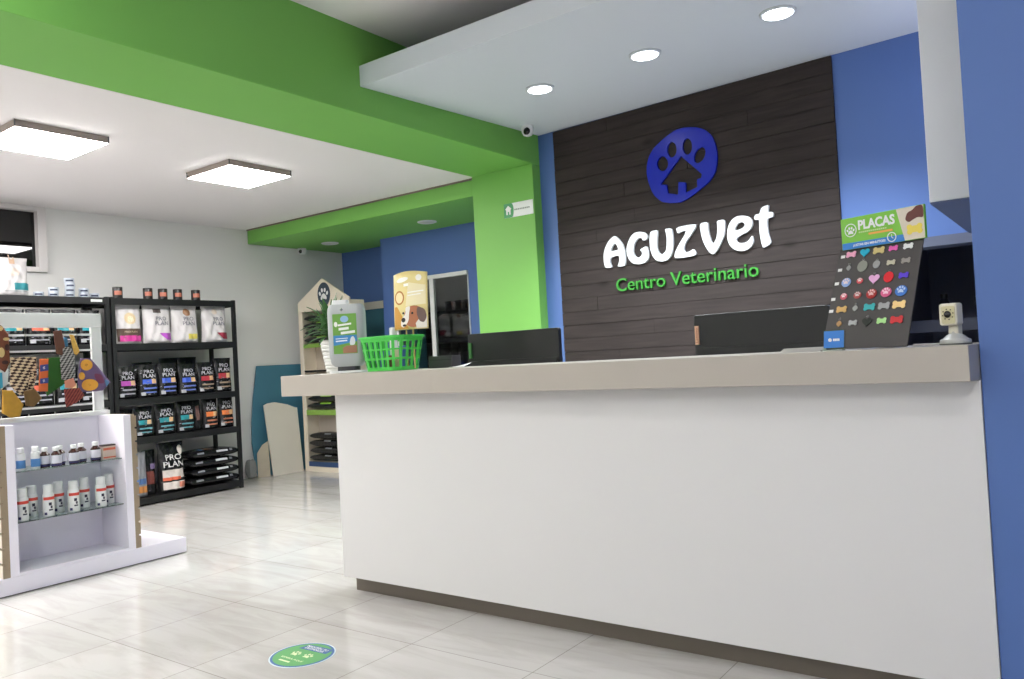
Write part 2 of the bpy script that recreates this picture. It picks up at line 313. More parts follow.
# sign on the planks
GL = {'A': [(0.611, 1.934), (0.614, 1.969), (0.631, 2.016), (0.662, 2.06), (0.697, 2.087), (0.726, 2.097), (0.756, 2.068), (0.785, 2.03), (0.802, 1.98), (0.809, 1.931), (0.807, 1.883), (0.799, 1.852), (0.733, 1.854), (0.743, 1.87), (0.755, 1.9), (0.755, 1.931), (0.739, 1.941), (0.707, 1.94), (0.678, 1.933), (0.666, 1.914), (0.668, 1.886), (0.683, 1.855), (0.624, 1.854), (0.612, 1.892)],
 'Ah': [(0.673, 1.979), (0.692, 2.015), (0.722, 2.043), (0.742, 2.015), (0.752, 1.983), (0.714, 1.981)],
 'G': [(1.003, 2.031), (0.972, 2.024), (0.962, 2.047), (0.932, 2.052), (0.903, 2.028), (0.885, 1.989), (0.88, 1.949), (0.892, 1.917), (0.921, 1.898), (0.945, 1.907), (0.96, 1.926), (0.955, 1.947), (0.939, 1.959), (1, 1.982), (1.009, 1.946), (1.012, 1.906), (1.004, 1.873), (0.972, 1.854), (0.918, 1.851), (0.872, 1.862), (0.843, 1.893), (0.824, 1.936), (0.824, 1.984), (0.84, 2.029), (0.867, 2.073), (0.904, 2.096), (0.95, 2.097), (0.995, 2.083), (1.014, 2.053)],
 'U': [(1.041, 2.086), (1.101, 2.089), (1.097, 2.055), (1.09, 2.016), (1.086, 1.97), (1.091, 1.936), (1.104, 1.911), (1.124, 1.9), (1.144, 1.906), (1.163, 1.927), (1.17, 1.965), (1.174, 2.018), (1.169, 2.058), (1.16, 2.087), (1.215, 2.085), (1.222, 2.05), (1.223, 1.998), (1.218, 1.946), (1.21, 1.908), (1.194, 1.877), (1.167, 1.854), (1.122, 1.847), (1.078, 1.859), (1.047, 1.895), (1.031, 1.944), (1.028, 2.004), (1.032, 2.05)],
 'Z': [(1.249, 2.086), (1.418, 2.088), (1.41, 2.062), (1.382, 2.028), (1.35, 1.995), (1.321, 1.961), (1.306, 1.919), (1.311, 1.897), (1.329, 1.89), (1.355, 1.894), (1.386, 1.911), (1.408, 1.858), (1.233, 1.855), (1.229, 1.88), (1.24, 1.911), (1.264, 1.947), (1.293, 1.986), (1.322, 2.02), (1.333, 2.049), (1.312, 2.053), (1.288, 2.047), (1.266, 2.036)],
 'V': [(1.443, 2.087), (1.507, 2.088), (1.507, 2.053), (1.508, 2.016), (1.514, 1.978), (1.526, 1.941), (1.539, 1.925), (1.554, 1.94), (1.568, 1.97), (1.576, 2.011), (1.578, 2.053), (1.576, 2.085), (1.634, 2.087), (1.635, 2.045), (1.628, 1.993), (1.614, 1.953), (1.592, 1.914), (1.561, 1.871), (1.531, 1.848), (1.504, 1.87), (1.479, 1.913), (1.459, 1.964), (1.448, 2.019)],
 'e': [(1.647, 1.97), (1.652, 2.01), (1.666, 2.048), (1.693, 2.079), (1.726, 2.094), (1.768, 2.093), (1.809, 2.081), (1.833, 2.054), (1.836, 2.023), (1.824, 1.997), (1.796, 1.975), (1.754, 1.961), (1.72, 1.946), (1.71, 1.93), (1.718, 1.912), (1.747, 1.901), (1.779, 1.901), (1.804, 1.915), (1.82, 1.935), (1.829, 1.945), (1.836, 1.921), (1.833, 1.894), (1.816, 1.868), (1.782, 1.849), (1.735, 1.847), (1.694, 1.864), (1.663, 1.896), (1.649, 1.936)],
 'eh': [(1.706, 1.994), (1.71, 2.019), (1.726, 2.042), (1.751, 2.052), (1.777, 2.04), (1.783, 2.025), (1.769, 2.007), (1.738, 1.998)],
 't': [(1.894, 2.096), (1.901, 2.117), (1.916, 2.13), (1.959, 2.138), (1.954, 2.111), (1.95, 2.087), (1.984, 2.084), (1.985, 2.048), (1.945, 2.049), (1.94, 2.013), (1.94, 1.969), (1.946, 1.929), (1.961, 1.873), (1.904, 1.848), (1.894, 1.869), (1.888, 1.909), (1.883, 1.96), (1.884, 2.005), (1.885, 2.049), (1.852, 2.049), (1.852, 2.069), (1.861, 2.085), (1.89, 2.085)],
 'disc': [(1.04, 2.583), (1.062, 2.65), (1.111, 2.71), (1.198, 2.761), (1.289, 2.801), (1.375, 2.803), (1.458, 2.784), (1.529, 2.751), (1.577, 2.698), (1.598, 2.636), (1.609, 2.567), (1.605, 2.501), (1.585, 2.429), (1.535, 2.371), (1.449, 2.324), (1.373, 2.284), (1.297, 2.262), (1.221, 2.27), (1.145, 2.292), (1.082, 2.358), (1.048, 2.45), (1.036, 2.523)],
 'house': [(1.327, 2.6), (1.483, 2.438), (1.476, 2.411), (1.444, 2.407), (1.441, 2.35), (1.349, 2.327), (1.351, 2.4), (1.296, 2.415), (1.285, 2.323), (1.204, 2.347), (1.197, 2.413), (1.148, 2.424)],
 'toe0': [(1.221, 2.565), (1.216, 2.545), (1.205, 2.529), (1.189, 2.52), (1.171, 2.519), (1.154, 2.527), (1.139, 2.542), (1.131, 2.561), (1.128, 2.583), (1.133, 2.603), (1.145, 2.619), (1.16, 2.627), (1.178, 2.628), (1.196, 2.62), (1.21, 2.605), (1.218, 2.586)],
 'toe1': [(1.296, 2.654), (1.292, 2.633), (1.282, 2.616), (1.269, 2.607), (1.254, 2.605), (1.239, 2.613), (1.228, 2.628), (1.22, 2.648), (1.219, 2.67), (1.223, 2.691), (1.233, 2.708), (1.246, 2.718), (1.261, 2.719), (1.276, 2.711), (1.288, 2.696), (1.295, 2.676)],
 'toe2': [(1.42, 2.651), (1.416, 2.629), (1.407, 2.612), (1.393, 2.601), (1.379, 2.6), (1.365, 2.607), (1.353, 2.623), (1.346, 2.644), (1.345, 2.667), (1.349, 2.69), (1.359, 2.707), (1.372, 2.718), (1.386, 2.719), (1.401, 2.711), (1.412, 2.696), (1.419, 2.675)],
 'toe3': [(1.51, 2.554), (1.496, 2.537), (1.478, 2.526), (1.46, 2.522), (1.445, 2.527), (1.434, 2.539), (1.429, 2.558), (1.432, 2.579), (1.442, 2.599), (1.456, 2.617), (1.474, 2.628), (1.492, 2.631), (1.507, 2.626), (1.518, 2.614), (1.522, 2.596), (1.52, 2.575)]}
WS = mat('white_sign_acrylic', (238, 240, 243), .4)
def sign_root(name, label, cat):
    return thing(name, label, cat, OW, (PI/2, 0, -TH))
t = sign_root('sign_lettering', 'white raised shop name lettering on the dark plank panel', 'sign')
for k, hole in (('A', 'Ah'), ('G', None), ('U', None), ('Z', None), ('V', None), ('e', 'eh'), ('t', None)):
    L = [chaikin(GL[k], 2)]+([chaikin(GL[hole], 2)] if hole else [])
    loops_mesh(L, .012).map(lambda p: (p[0], p[1], p[2]+.03)).build('letter', WS, t)
t = sign_root('sign_lettering', 'small green raised lettering line under the white shop name', 'sign')
GS = mat('green_sign_acrylic', (46, 134, 40), .5)
def word(s, u0, u1, z0, cap, n):
    cu = text_mb(s, u1-u0, cap, .008, .018, u0, z0, res=4)
    return cu
# one mesh per letter: split the fitted word by glyph advance
def letters(s, u0, u1, zb, caph, parent, m):
    cu = bpy.data.curves.new('t', 'FONT'); cu.body = s; cu.size = 1
    o = bpy.data.objects.new('t', cu); COL.objects.link(o)
    def bb(txt):
        cu.body = txt; cu.extrude = .01; cu.offset = .004; dg = bpy.context.evaluated_depsgraph_get(); dg.update()
        me = bpy.data.meshes.new_from_object(o.evaluated_get(dg)); mb = MB().mesh(me); bpy.data.meshes.remove(me); return mb
    full = bb(s); W_ = max(p[0] for p in full.v); X0 = min(p[0] for p in full.v)
    par = list(range(len(full.v)))
    def fd(a):
        while par[a] != a: par[a] = par[par[a]]; a = par[a]
        return a
    for fc in full.f:
        for i in fc[1:]: par[fd(i)] = fd(fc[0])
    isl = {}
    for i in range(len(full.v)): isl.setdefault(fd(i), []).append(i)
    G_ = []
    for vs in sorted(isl.values(), key=lambda q: min(full.v[i][0] for i in q)):
        a, b = min(full.v[i][0] for i in vs), max(full.v[i][0] for i in vs)
        if G_ and (a+b)/2 < G_[-1][1]: G_[-1][2].update(vs); G_[-1][1] = max(b, G_[-1][1])
        else: G_.append([a, b, set(vs)])
    capm = bb('C'); ch = max(p[1] for p in capm.v)
    sx = (u1-u0)/(W_-X0); sy = caph/ch; pre = ''
    for _, _, vs in G_:
        ix = sorted(vs); mp_ = {v: k for k, v in enumerate(ix)}
        g = MB(); g.v = [full.v[i] for i in ix]; g.f = [tuple(mp_[i] for i in fc) for fc in full.f if fc[0] in vs]
        g.map(lambda p: (u0+(p[0]-X0)*sx, zb+p[1]*sy, .03+p[2]*.8)).build('letter', m, parent)
    bpy.data.objects.remove(o)
letters('Centro Veterinario', .71, 1.857, 1.662, .098, t, GS)
lg = loops_mesh([chaikin(GL['disc'], 2), GL['house'], GL['toe0'], GL['toe1'], GL['toe2'], GL['toe3']], .008).map(lambda p: (p[0], p[1], p[2]+.032))
o = lg.build('sign_emblem', mat('blue_sign_acrylic', (16, 34, 172), .22), None); o.location = OW; o.rotation_euler = (PI/2, 0, -TH)
tag(o, 'glossy blue oval emblem with cut-out paw toes and house above the white lettering', 'sign')
# small sign on the pillar
t = thing('pillar_sign', 'small white sign with green emblem on the green pillar', 'sign', (-3.84, 5.428, 2.44), (PI/2, 0, 0))
box(-.15, .15, -.06, .06, 0, .006).build('plate', C('sign_plate_white', (232, 234, 232)), t)
SG = C('sign_green', (64, 150, 92))
flat([[(-.15, -.06), (-.07, -.06)]+[(-.07+.022*math.cos(a), .06*math.sin(a)) for a in [R(-90+15*k) for k in range(13)]]+[(-.15, .06)]], .0072).build('emblem_field', SG, t)
flat([[(-.125, -.035), (-.11, -.035), (-.11, -.01), (-.095, -.01), (-.095, -.035), (-.08, -.035), (-.08, .005), (-.07, .012), (-.1025, .042), (-.135, .012), (-.125, .005)]], .009).build('emblem', WHITEP, t)
m = MB()
for k in range(9): m.box(-.04+k*.018, -.027+k*.018, -.006, .006, .0062, .0075)
m.build('text_line', C('sign_grey', (140, 150, 142)), t)

# ================================================================ lamps and cameras
for i, (x, y) in enumerate(((-5.43, 3.83), (-5.45, 2.37), (-5.40, .6), (-7.0, 1.7), (-5.4, -1.2))):
    vis = i < 2
    lab = ('square white ceiling light panel nearest the far green bulkhead', 'square white ceiling light panel cut by the left picture edge',
           'square ceiling light panel above the kiosk front', 'square fill light panel added near the left wall window, outside the picture', 'square ceiling light panel beside the green beam behind the viewer')[i]  # panel by the window is an unseen addition that brightens the left room
    t = thing('ceiling_light', lab, 'ceiling light', (x, y, 2.8), 0, 'square light panels on the low ceiling')
    f = MB(); f.box(-.281, .281, -.281, .281, -.046, -.001)
    f.build('frame', mat('lamp_frame', (150, 138, 130), .5), t, bevel=.002)
    box(-.278, .278, -.278, .278, -.0495, -.0465).build('diffuser', LEDS, t)
    m = MB()
    for sx in (-1, 1):
        for sy in (-1, 1): box(sx*.2835-.003, sx*.2835+.003, sy*.2835-.003, sy*.2835+.003, -.046, -.002).build('clip', mat('lamp_clip', (70, 72, 74), .4), t)
for i, (x, y) in enumerate(((-3.0, .7), (.7, .8), (-2.6, -1.2), (-1.0, -1.2), (.6, -1.4), (-1.8, -2.5), (.6, -2.5))):
    t = thing('ceiling_light', 'square ceiling light panel on the high ceiling before the counter', 'ceiling light', (x, y, 3.36), 0, 'square light panels on the high ceiling')
    box(-.3, .3, -.3, .3, -.03, -.001).build('frame', mat('lamp_frame', (150, 138, 130), .5), t)
    box(-.295, .295, -.295, .295, -.036, -.031).build('diffuser', LED, t)
for i, (x, y) in enumerate(((-2.925, 4.46), (-2.11, 4.41), (-1.29, 4.38))):
    t = thing('downlight', ('round white downlight in the canopy nearest the green beam', 'middle round downlight of three in the white canopy', 'round downlight in the canopy at the right, cut by the top edge')[i], 'downlight', (x, y, 2.974+.0375*(y-3.52)+.0015), (R(2.15), 0, 0), 'round downlights in the canopy')
    MB().lathe([(.098, -.001), (.098, -.012), (.088, -.016), (.078, -.012)], 32).build('trim_ring', mat('downlight_ring', (200, 204, 208), .4), t, smooth=True)
    MB().lathe([(.077, -.013), (.077, -.019), (.03, -.021)], 32).build('lens', SPOT, t)
    ld = bpy.data.lights.new('downlight_lamp', 'SPOT'); ld.energy = 165; ld.spot_size = R(116); ld.spot_blend = .7; ld.shadow_soft_size = .07; ld.color = (.88, .95, 1)
    lo = bpy.data.objects.new('downlight_lamp', ld); COL.objects.link(lo); lo.parent = t; lo.location = (0, 0, -.03)
for i, (x, y) in enumerate(((-7.11, 6.2), (-5.47, 6.08))):
    t = thing('downlight', ('unlit white downlight under the green bulkhead at the left', 'unlit white downlight under the green bulkhead near the pillar')[i], 'downlight', (x, y, 2.64), 0, 'unlit downlights under the bulkhead')
    MB().lathe([(.1, -.001), (.1, -.008), (.085, -.014), (.08, -.008)], 28).build('trim_ring', WHITEP, t, smooth=True)
    MB().lathe([(.079, -.007), (.079, -.010)], 28).build('lens', mat('unlit_lens', (215, 215, 205), .4), t)
t = thing('dome_camera', 'small white dome camera in the canopy corner by the green beam', 'security camera', (-3.55, 5.2, 3.036))
MB().lathe([(.045, -.001), (.05, -.02), (.048, -.05), (.035, -.075), (.012, -.085)], 24).build('housing', WHITEP, t, smooth=True)
MB().lathe([(.0285, -.01), (.03, 0), (.02, .012), (.006, .016)], 20).map(lambda p: (p[0]+.018, -p[2]-.042, p[1]-.052)).build('eye', C('camera_eye', (8, 8, 9), .15), t, smooth=True)
t = thing('dome_camera', 'tiny white camera on the pale wall under the green bulkhead', 'security camera', (-7.62, 6.2, 2.639))
MB().lathe([(.05, -.001), (.055, -.02), (.05, -.05), (.03, -.07), (.01, -.075)], 20).build('housing', WHITEP, t, smooth=True)
MB().lathe([(.024, -.01), (.024, 0), (.015, .01), (.004, .013)], 16).map(lambda p: (p[0]+.02, -p[2]-.044, p[1]-.04)).build('eye', C('camera_eye', (8, 8, 9), .15), t, smooth=True)

# ================================================================ the counter
t = thing('reception_counter', 'long white reception counter with thick grey top and dark kick strip', 'counter', (-1.8, 2.9, 0))
def lc(mb): return mb.map(lambda p: (p[0]+1.8, p[1]-2.9, p[2]))
lc(box(-3.25, -.286, 2.815, 3.12, .092, 1.049)).build('body', LAMW, t, bevel=.002)
lc(MB().prism([(-3.565, 2.714), (-.302, 2.714), (-.287, 2.82), (-.287, 3.2), (-3.565, 3.2)], 1.05, 1.16)).build('countertop', LAMG, t, bevel=.002)
lc(box(-3.243, -.286, 2.895, 3.1, 0, .0915)).build('kick_strip', KICK, t)
t = thing('reception_desk', 'low desk behind the counter carrying the monitors', 'desk', (-2, 3.7, 0))
m = MB(); m.box(-1.25, 1.55, -.35, .45, .72, .75); m.build('top', LAMG, t)
m = MB(); m.box(-1.22, -1.18, -.33, .43, 0, .72); m.build('side', LAMW, t); m = MB(); m.box(1.48, 1.52, -.33, .43, 0, .72); m.build('side', LAMW, t)

def monitor(x, y, w, rot, ztop, label, tagm, tagtxt, th):
    t = thing('monitor', label, 'monitor', (x, y, .75), rot, 'monitors seen from behind')
    zt = ztop-.75
    b = MB().prism(rrect(-w/2, w/2, zt-.35, zt, .012), -.0, .03, 'y'); b.build('back_shell', BLACKP, t, bevel=.004)
    MB().prism(rrect(-w/2+.01, w/2-.01, zt-.345, zt-.01, .01), .03, .04, 'y').build('screen', C('screen_glass', (6, 6, 8), .1), t)
    box(-w/2+.01, w/2-.01, -.008, -.001, zt-.34, zt-.12-.03).build('lower_bulge', BLACKP, t, bevel=.004)
    m = MB(); m.box(-.03, .03, -.03, -.009, .02, zt-.2); m.build('stand', BLACKP, t, bevel=.003)
    MB().lathe([(.13, 0), (.13, .008), (.03, .016)], 28, (0, 0, 0)).build('foot', BLACKP, t, smooth=True)
    lt = box(-w/2+.008, -w/2+.026, -.0095, -.0005, zt-.135, zt-.05).build('badge', tagm, t)
    if tagtxt:
        text_mb(tagtxt, .066, .012, .0004).map(lambda p: (-w/2+.023-p[1], -.0102-p[2], zt-.126+p[0])).build('badge_text', C('badge_text', (150, 70, 40)), lt)
monitor(-1.165, 3.4, .595, R(1), 1.342, 'black monitor seen from behind with a pale vertical badge, left of the tag display', C('badge_cream', (214, 170, 140)), 'Lenovo', 0)
monitor(-2.50, 3.4, .60, R(0), 1.336, 'black monitor seen from behind right of the glass door, before the green pillar', C('badge_green', (66, 130, 66)), None, 0)

SL = 1.1605
# ---------------------------------------------------------------- tag display
A_ = Vector((.9417, -.3365, 0)); B_ = Vector((.1259, .3522, .9274)); B_ = (B_-A_*A_.dot(B_)).normalized(); N_ = A_.cross(B_)
DM = Matrix((A_, B_, N_)).transposed().to_4x4()
DP = Vector((-.773, 2.9, SL+.004))
t = thing('tag_display', 'dark slanted pet tag display board with green header on the counter', 'display', DP, DM.to_euler().to_tuple() if False else tuple(DM.to_euler()))
DB = C('display_charcoal', (70, 66, 66), .6)
box(0, .309, 0, .39, -.006, 0).build('board', DB, t, bevel=.001)
# wedge legs behind
m = MB(); m.add([(.09, .3, -.0075), (.19, .3, -.0075), (.17, .06, -.145), (.11, .06, -.145)], [(0, 1, 2, 3)]); m.build('easel', DB, t, solid=.003)
hd = box(-.004, .3105, .385, .497, .001, .012).build('header', C('header_green', (118, 186, 58)), t)
flat([[(-.002, .385), (.238, .385), (.234, .408), (-.002, .408)]], .0128).build('blue_strip', C('header_blue', (40, 120, 196)), hd)
flat([[(.238, .386), (.309, .386), (.309, .496), (.212, .496)]], .0128).build('photo_field', C('header_photo_cream', (206, 196, 180)), hd)
flat([chaikin([(.243, .455), (.256, .444), (.272, .452), (.288, .458), (.309, .452), (.309, .496), (.285, .496), (.272, .484), (.252, .478)], 2)], .0142).build('photo_hand', C('photo_brown', (92, 36, 30)), hd)
flat([bone(.275, .42, .05, .032)], .0142).build('photo_bone', C('photo_bone_yellow', (222, 200, 82)), hd)
flat([ell(.035, .452, .024, .024), ell(.035, .452, .021, .021)]+paw(.035, .45, .017), .0142).build('emblem', WHITEP, hd)
text_mb('PLACAS', .14, .035, .0006, .035, .066, .448).map(lambda p: (p[0], p[1], p[2]+.0140)).build('header_text', WHITEP, hd)
m = MB()
for k in range(14): m.box(.066+k*.0078, .0715+k*.0078, .4375, .4425, .0121, .0132)
m.build('header_small_text', C('header_pale', (190, 214, 150)), hd)
flat([[(.105, .426), (.196, .426), (.196, .433), (.105, .433)]], .0142).build('header_orange_bar', C('header_orange', (228, 160, 72)), hd)
text_mb('¡LISTAS EN MINUTOS!', .125, .0105, .0005, .02, .042, .391).map(lambda p: (p[0], p[1], p[2]+.0142)).build('strip_text', WHITEP, hd)
flat([ell(.192, .405, .017, .017), ell(.192, .405, .014, .014)], .0155).build('clock_icon', WHITEP, hd)
hd.rotation_euler = (R(22), 0, 0); hd.location = (.0235, .385-.357-.005, -.1442); hd.scale = (.965, 1, 1)
tube = MB().tube([(.192, .414, .0155), (.192, .405, .0155), (.197, .400, .0155)], .0012, 6).build('clock_hands', WHITEP, hd)
for s_, v_ in ((.019, .355), (.016, .303), (.013, .25), (.010, .19), (.010, .144)):
    box(s_-.008, s_+.008, v_-.0055, v_+.0055, .0002, .0015).build('price_sticker', WHITEP, t)
TG = [
 [('bone', (236, 168, 196), 'pale pink', 1), ('heart', (36, 170, 200), 'turquoise', 1), ('bone', (206, 186, 128), 'gold', 1.1), ('bone', (226, 98, 178), 'bright pink', .85), ('bone', (232, 232, 232), 'white', .9)],
 [('square', (150, 150, 150), 'small silver', .8), ('disc', (142, 144, 134), 'large grey', 1.3), ('disc', (196, 196, 196), 'small silver', .9), ('bone', (196, 190, 170), 'pale champagne', .8), ('bone', (150, 144, 138), 'dull grey', .85)],
 [('paw', (150, 176, 226), 'pale blue', 1.1), ('paw', (220, 90, 100), 'small pinkish red', .7), ('heart', (228, 172, 216), 'pink', 1.1), ('disc', (214, 34, 46), 'large red', 1.2), ('bone', (92, 62, 206), 'violet', .9)],
 [('paw', (200, 90, 110), 'small rose', .8), ('paw', (176, 84, 80), 'small brick red', .85), ('paw', (168, 44, 44), 'dark red', 1.15), ('paw', (206, 92, 134), 'rose pink', 1.15), ('paw', (62, 116, 196), 'bright blue', 1.25)],
 [('bone', (214, 172, 108), 'amber', 1.05), ('square', (160, 160, 160), 'silver', .85), ('bone', (54, 166, 172), 'teal', 1.1), ('bone', (150, 150, 152), 'steel grey', 1.1), ('bone', (232, 196, 134), 'light apricot', 1.2)],
 [('square', (176, 136, 90), 'bronze', .85), ('bone', (168, 168, 170), 'light silver', .85), ('heart', (26, 34, 26), 'black', 1.0), ('bone', (168, 216, 142), 'lime green', .9), ('bone', (186, 34, 42), 'deep red', 1.15)]]
RN = ('top', 'second', 'third', 'fourth', 'fifth', 'bottom')
for r_, (row, v_) in enumerate(zip(TG, (.359, .306, .252, .198, .147, .093))):
    for i, (kind, rgb, cn, sc) in enumerate(row):
        cx, cy = 0, 0
        if kind == 'bone': L = [bone(0, 0, .034*sc, .022*sc)]
        elif kind == 'heart': L = [heart(0, 0, .036*sc, .034*sc)]
        elif kind == 'disc': L = [ell(0, 0, .0145*sc, .0165*sc)]
        elif kind == 'square': L = [chaikin([(0, -.016*sc), (.014*sc, 0), (0, .016*sc), (-.014*sc, 0)], 2)]
        else: L = [ell(0, -.002, .0165*sc, .0155*sc)]
        u_ = .0525*(i+1)-.001
        p = DP+A_*u_+B_*v_+N_*.003
        mt = C('tag_'+cn.replace(' ', '_'), rgb, .3, metal=.25)
        nm = {'disc': 'round', 'square': 'diamond'}.get(kind, kind)
        tt = thing('pet_tag', '%s %s-shaped pet tag hanging in the %s row of the display board' % (cn, nm, RN[r_]), 'pet tag', p, tuple(DM.to_euler()), 'pet tags hung on the display board')
        flat(L, 0, .0012).build('plate', mt, tt)
        if kind == 'paw': flat(paw(0, .0015, .0125*sc), .0022, .0008).build('paw_relief', C('tag_relief_pale', (232, 214, 216)) if i < 2 or r_ == 2 else C('tag_relief_'+cn.replace(' ', '_'), tuple(int(255-(255-c_)*.35) for c_ in rgb)), tt)
        elif kind in ('disc', 'heart', 'square'): MB().tube([(0.004*math.cos(a), .019*sc+.003*math.sin(a), 0) for a in [2*PI*k/10 for k in range(11)]], .0008, 5).build('ring', CHROME, tt)

# card stand
t = thing('card_stand', 'clear stand with a blue card at the foot of the tag display', 'card stand', (-.692, 2.738, SL), R(-8))
box(-.036, .036, -.001, .001, .004, .07).map(lambda p: (p[0], p[1]+(p[2])*.18, p[2])).build('back_plate', GLASS, t)
box(-.033, .033, -.003, -.0015, .01, .066).map(lambda p: (p[0], p[1]+(p[2])*.18, p[2])).build('blue_card', C('card_blue', (40, 116, 196)), t)
m = MB(); m.lathe([(.006, -.0005), (.006, .0005)], 14).map(lambda p: (p[0]-.012, -.005+p[2]+.045*.18, p[1]+.036))
for k in range(4): m.box(-.002+k*.0055, .0025+k*.0055, .0035, .0045, .032, .040)
m.map(lambda p: (p[0], p[1]-.001, p[2])).build('card_print', WHITEP, t)
box(-.036, .036, -.022, .004, 0, .004).build('foot', GLASS, t)
# papers
t = thing('paper_pad', 'thin stack of white papers lying on the counter left of the tag display', 'papers', (-.825, 2.86, SL), R(10))
m = MB()
for k in range(4):
    a = .004*k; m.box(-.075+a, .075-a*.5, -.05, .06-a, .0035*k+.0005, .0035*k+.003)
m.build('sheets', C('paper_white', (214, 212, 206), .8), t)
# baby-monitor camera
t = thing('webcam', 'small cream webcam with round dark lens on a domed foot, on the counter end', 'webcam', (-.352, 2.86, SL), R(-20))
MB().lathe([(.0475, 0), (.0475, .0045)], 28, sy=.9).build('foot_rim', C('webcam_rim', (120, 120, 118), .3, metal=.6), t, smooth=True)
MB().lathe([(.044, .0046), (.046, .009), (.044, .017), (.036, .02), (.026, .03), (.014, .037), (.01, .05)], 28, sy=.9).build('foot', C('webcam_silver', (186, 186, 182), .35), t, smooth=True)
MB().prism([(-.012, .03), (.016, .03), (.02, .075), (.026, .1), (.01, .11), (-.008, .08)], -.016, .016, 'x').build('neck', C('webcam_cream', (214, 208, 190), .4), t, bevel=.004)
hd = MB().prism(rrect(-.03, .026, .062, .132, .008), -.034, .006, 'y').build('head', C('webcam_cream', (214, 208, 190), .4), t, bevel=.005)
MB().prism(rrect(-.021, .021, .067, .123, .006), -.0365, -.034, 'y').build('face', C('webcam_face', (196, 188, 150), .4), hd)
MB().lathe([(.010, 0), (.011, .004), (.007, .007), (.002, .008)], 20).map(lambda p: (p[0], -.0365-p[2], p[1]+.097)).build('lens', C('camera_eye', (8, 8, 9), .15), hd, smooth=True)
m = MB()
for k in range(8):
    a = 2*PI*k/8+.2; m.lathe([(.0022, 0), (.0022, .001)], 8, (.0165*math.cos(a), .0165*math.sin(a), 0))
m.map(lambda p: (p[0], -.0368-p[2], p[1]+.097)).build('infrared_dots', C('dot_dark', (60, 54, 46)), hd)
tag(MB().tube([(-.45, 3.0, SL+.004), (-.5, 3.02, SL+.004), (-.46, 2.96, SL+.004), (-.41, 2.93, SL+.004), (-.385, 2.905, SL+.004)], .0028, 8).build('cable', C('cable_white', (200, 200, 196)), smooth=True), 'white webcam cable curling on the counter beside the tag display', 'cable')

# ---------------------------------------------------------------- basket with poster
def basket():
    t = thing('plastic_basket', 'bright green slotted plastic basket on the counter', 'basket', (-2.925, 2.93, SL), R(0))
    G_ = mat('green_basket_plastic', (72, 196, 76), .35)
    n = 110; zs = [0, .018, .055, .062, .066, .104, .112, .150, .162, .172]
    raw = rrect(-.152, .152, -.11, .11, .06, 24); raw += [raw[0]]; cum = [0]
    for p, q in zip(raw, raw[1:]): cum.append(cum[-1]+math.dist(p, q))
    RP = []; j = 0
    for i in range(n):
        s0 = cum[-1]*i/n
        while cum[j+1] < s0: j += 1
        g_ = (s0-cum[j])/max(1e-9, cum[j+1]-cum[j]); RP.append((raw[j][0]+(raw[j+1][0]-raw[j][0])*g_, raw[j][1]+(raw[j+1][1]-raw[j][1])*g_))
    def P(i, z):
        k = .8+.2*z/.172; x, y = RP[i]; return (x*k, y*k, z+.002)
    m = MB(); vs = [P(i, z) for z in zs for i in range(n)]; fs = []
    for j in range(len(zs)-1):
        for i in range(n):
            if j in (1, 4, 6) and i % 5 in (1, 2, 3): continue
            i2 = (i+1) % n; fs.append((j*n+i, j*n+i2, (j+1)*n+i2, (j+1)*n+i))
    fs.append(tuple(range(n))[::-1]); m.add(vs, fs); m.build('body', G_, t, solid=.003)
    r = MB(); v = []
    for (k, z) in ((1.0, .164), (1.05, .164), (1.06, .17), (1.05, .176), (1.0, .177)):
        for i in range(n):
            x, y, _ = P(i, .172); v.append((x*k, y*k, z+.002))
    f = [(j*n+i, j*n+(i+1) % n, ((j+1) % 5)*n+(i+1) % n, ((j+1) % 5)*n+i) for j in range(5) for i in range(n)]
    r.add(v, f).build('rim', G_, t, smooth=True)
basket()
for i, (x, y, w, h, rgb, cn) in enumerate(((-3.0, 2.93, .05, .1, (60, 84, 150), 'dark blue'), (-2.92, 2.9, .05, .075, (110, 66, 48), 'brown'), (-2.85, 2.94, .05, .07, (120, 78, 56), 'reddish brown'), (-2.93, 2.96, .05, .11, (214, 206, 170), 'cream'), (-2.83, 2.91, .05, .12, (58, 90, 170), 'bright blue'))):
    t = thing('treat_packet', '%s small packet seen through the slots of the green basket' % cn, 'packet', (x, y, SL+.0045), random.uniform(-.4, .4), 'packets in the green basket')
    MB().grid(lambda u, v, w=w, h=h: ((u-.5)*w, -.012*math.sin(PI*u)*(1-v**3), v*h), 6, 6).grid(lambda u, v, w=w, h=h: ((.5-u)*w, .012*math.sin(PI*u)*(1-v**3), v*h), 6, 6).build('pouch', C('packet_'+cn.replace(' ', '_'), rgb), t, smooth=True)
t = thing('white_tube', 'short white tube standing in the green basket behind the puppy poster', 'tube', (-2.95, 2.97, SL+.0045))
MB().lathe([(.02, 0), (.02, .215), (.017, .22), (.0165, .21)], 20).build('tube_body', WHITEP, t, smooth=True)
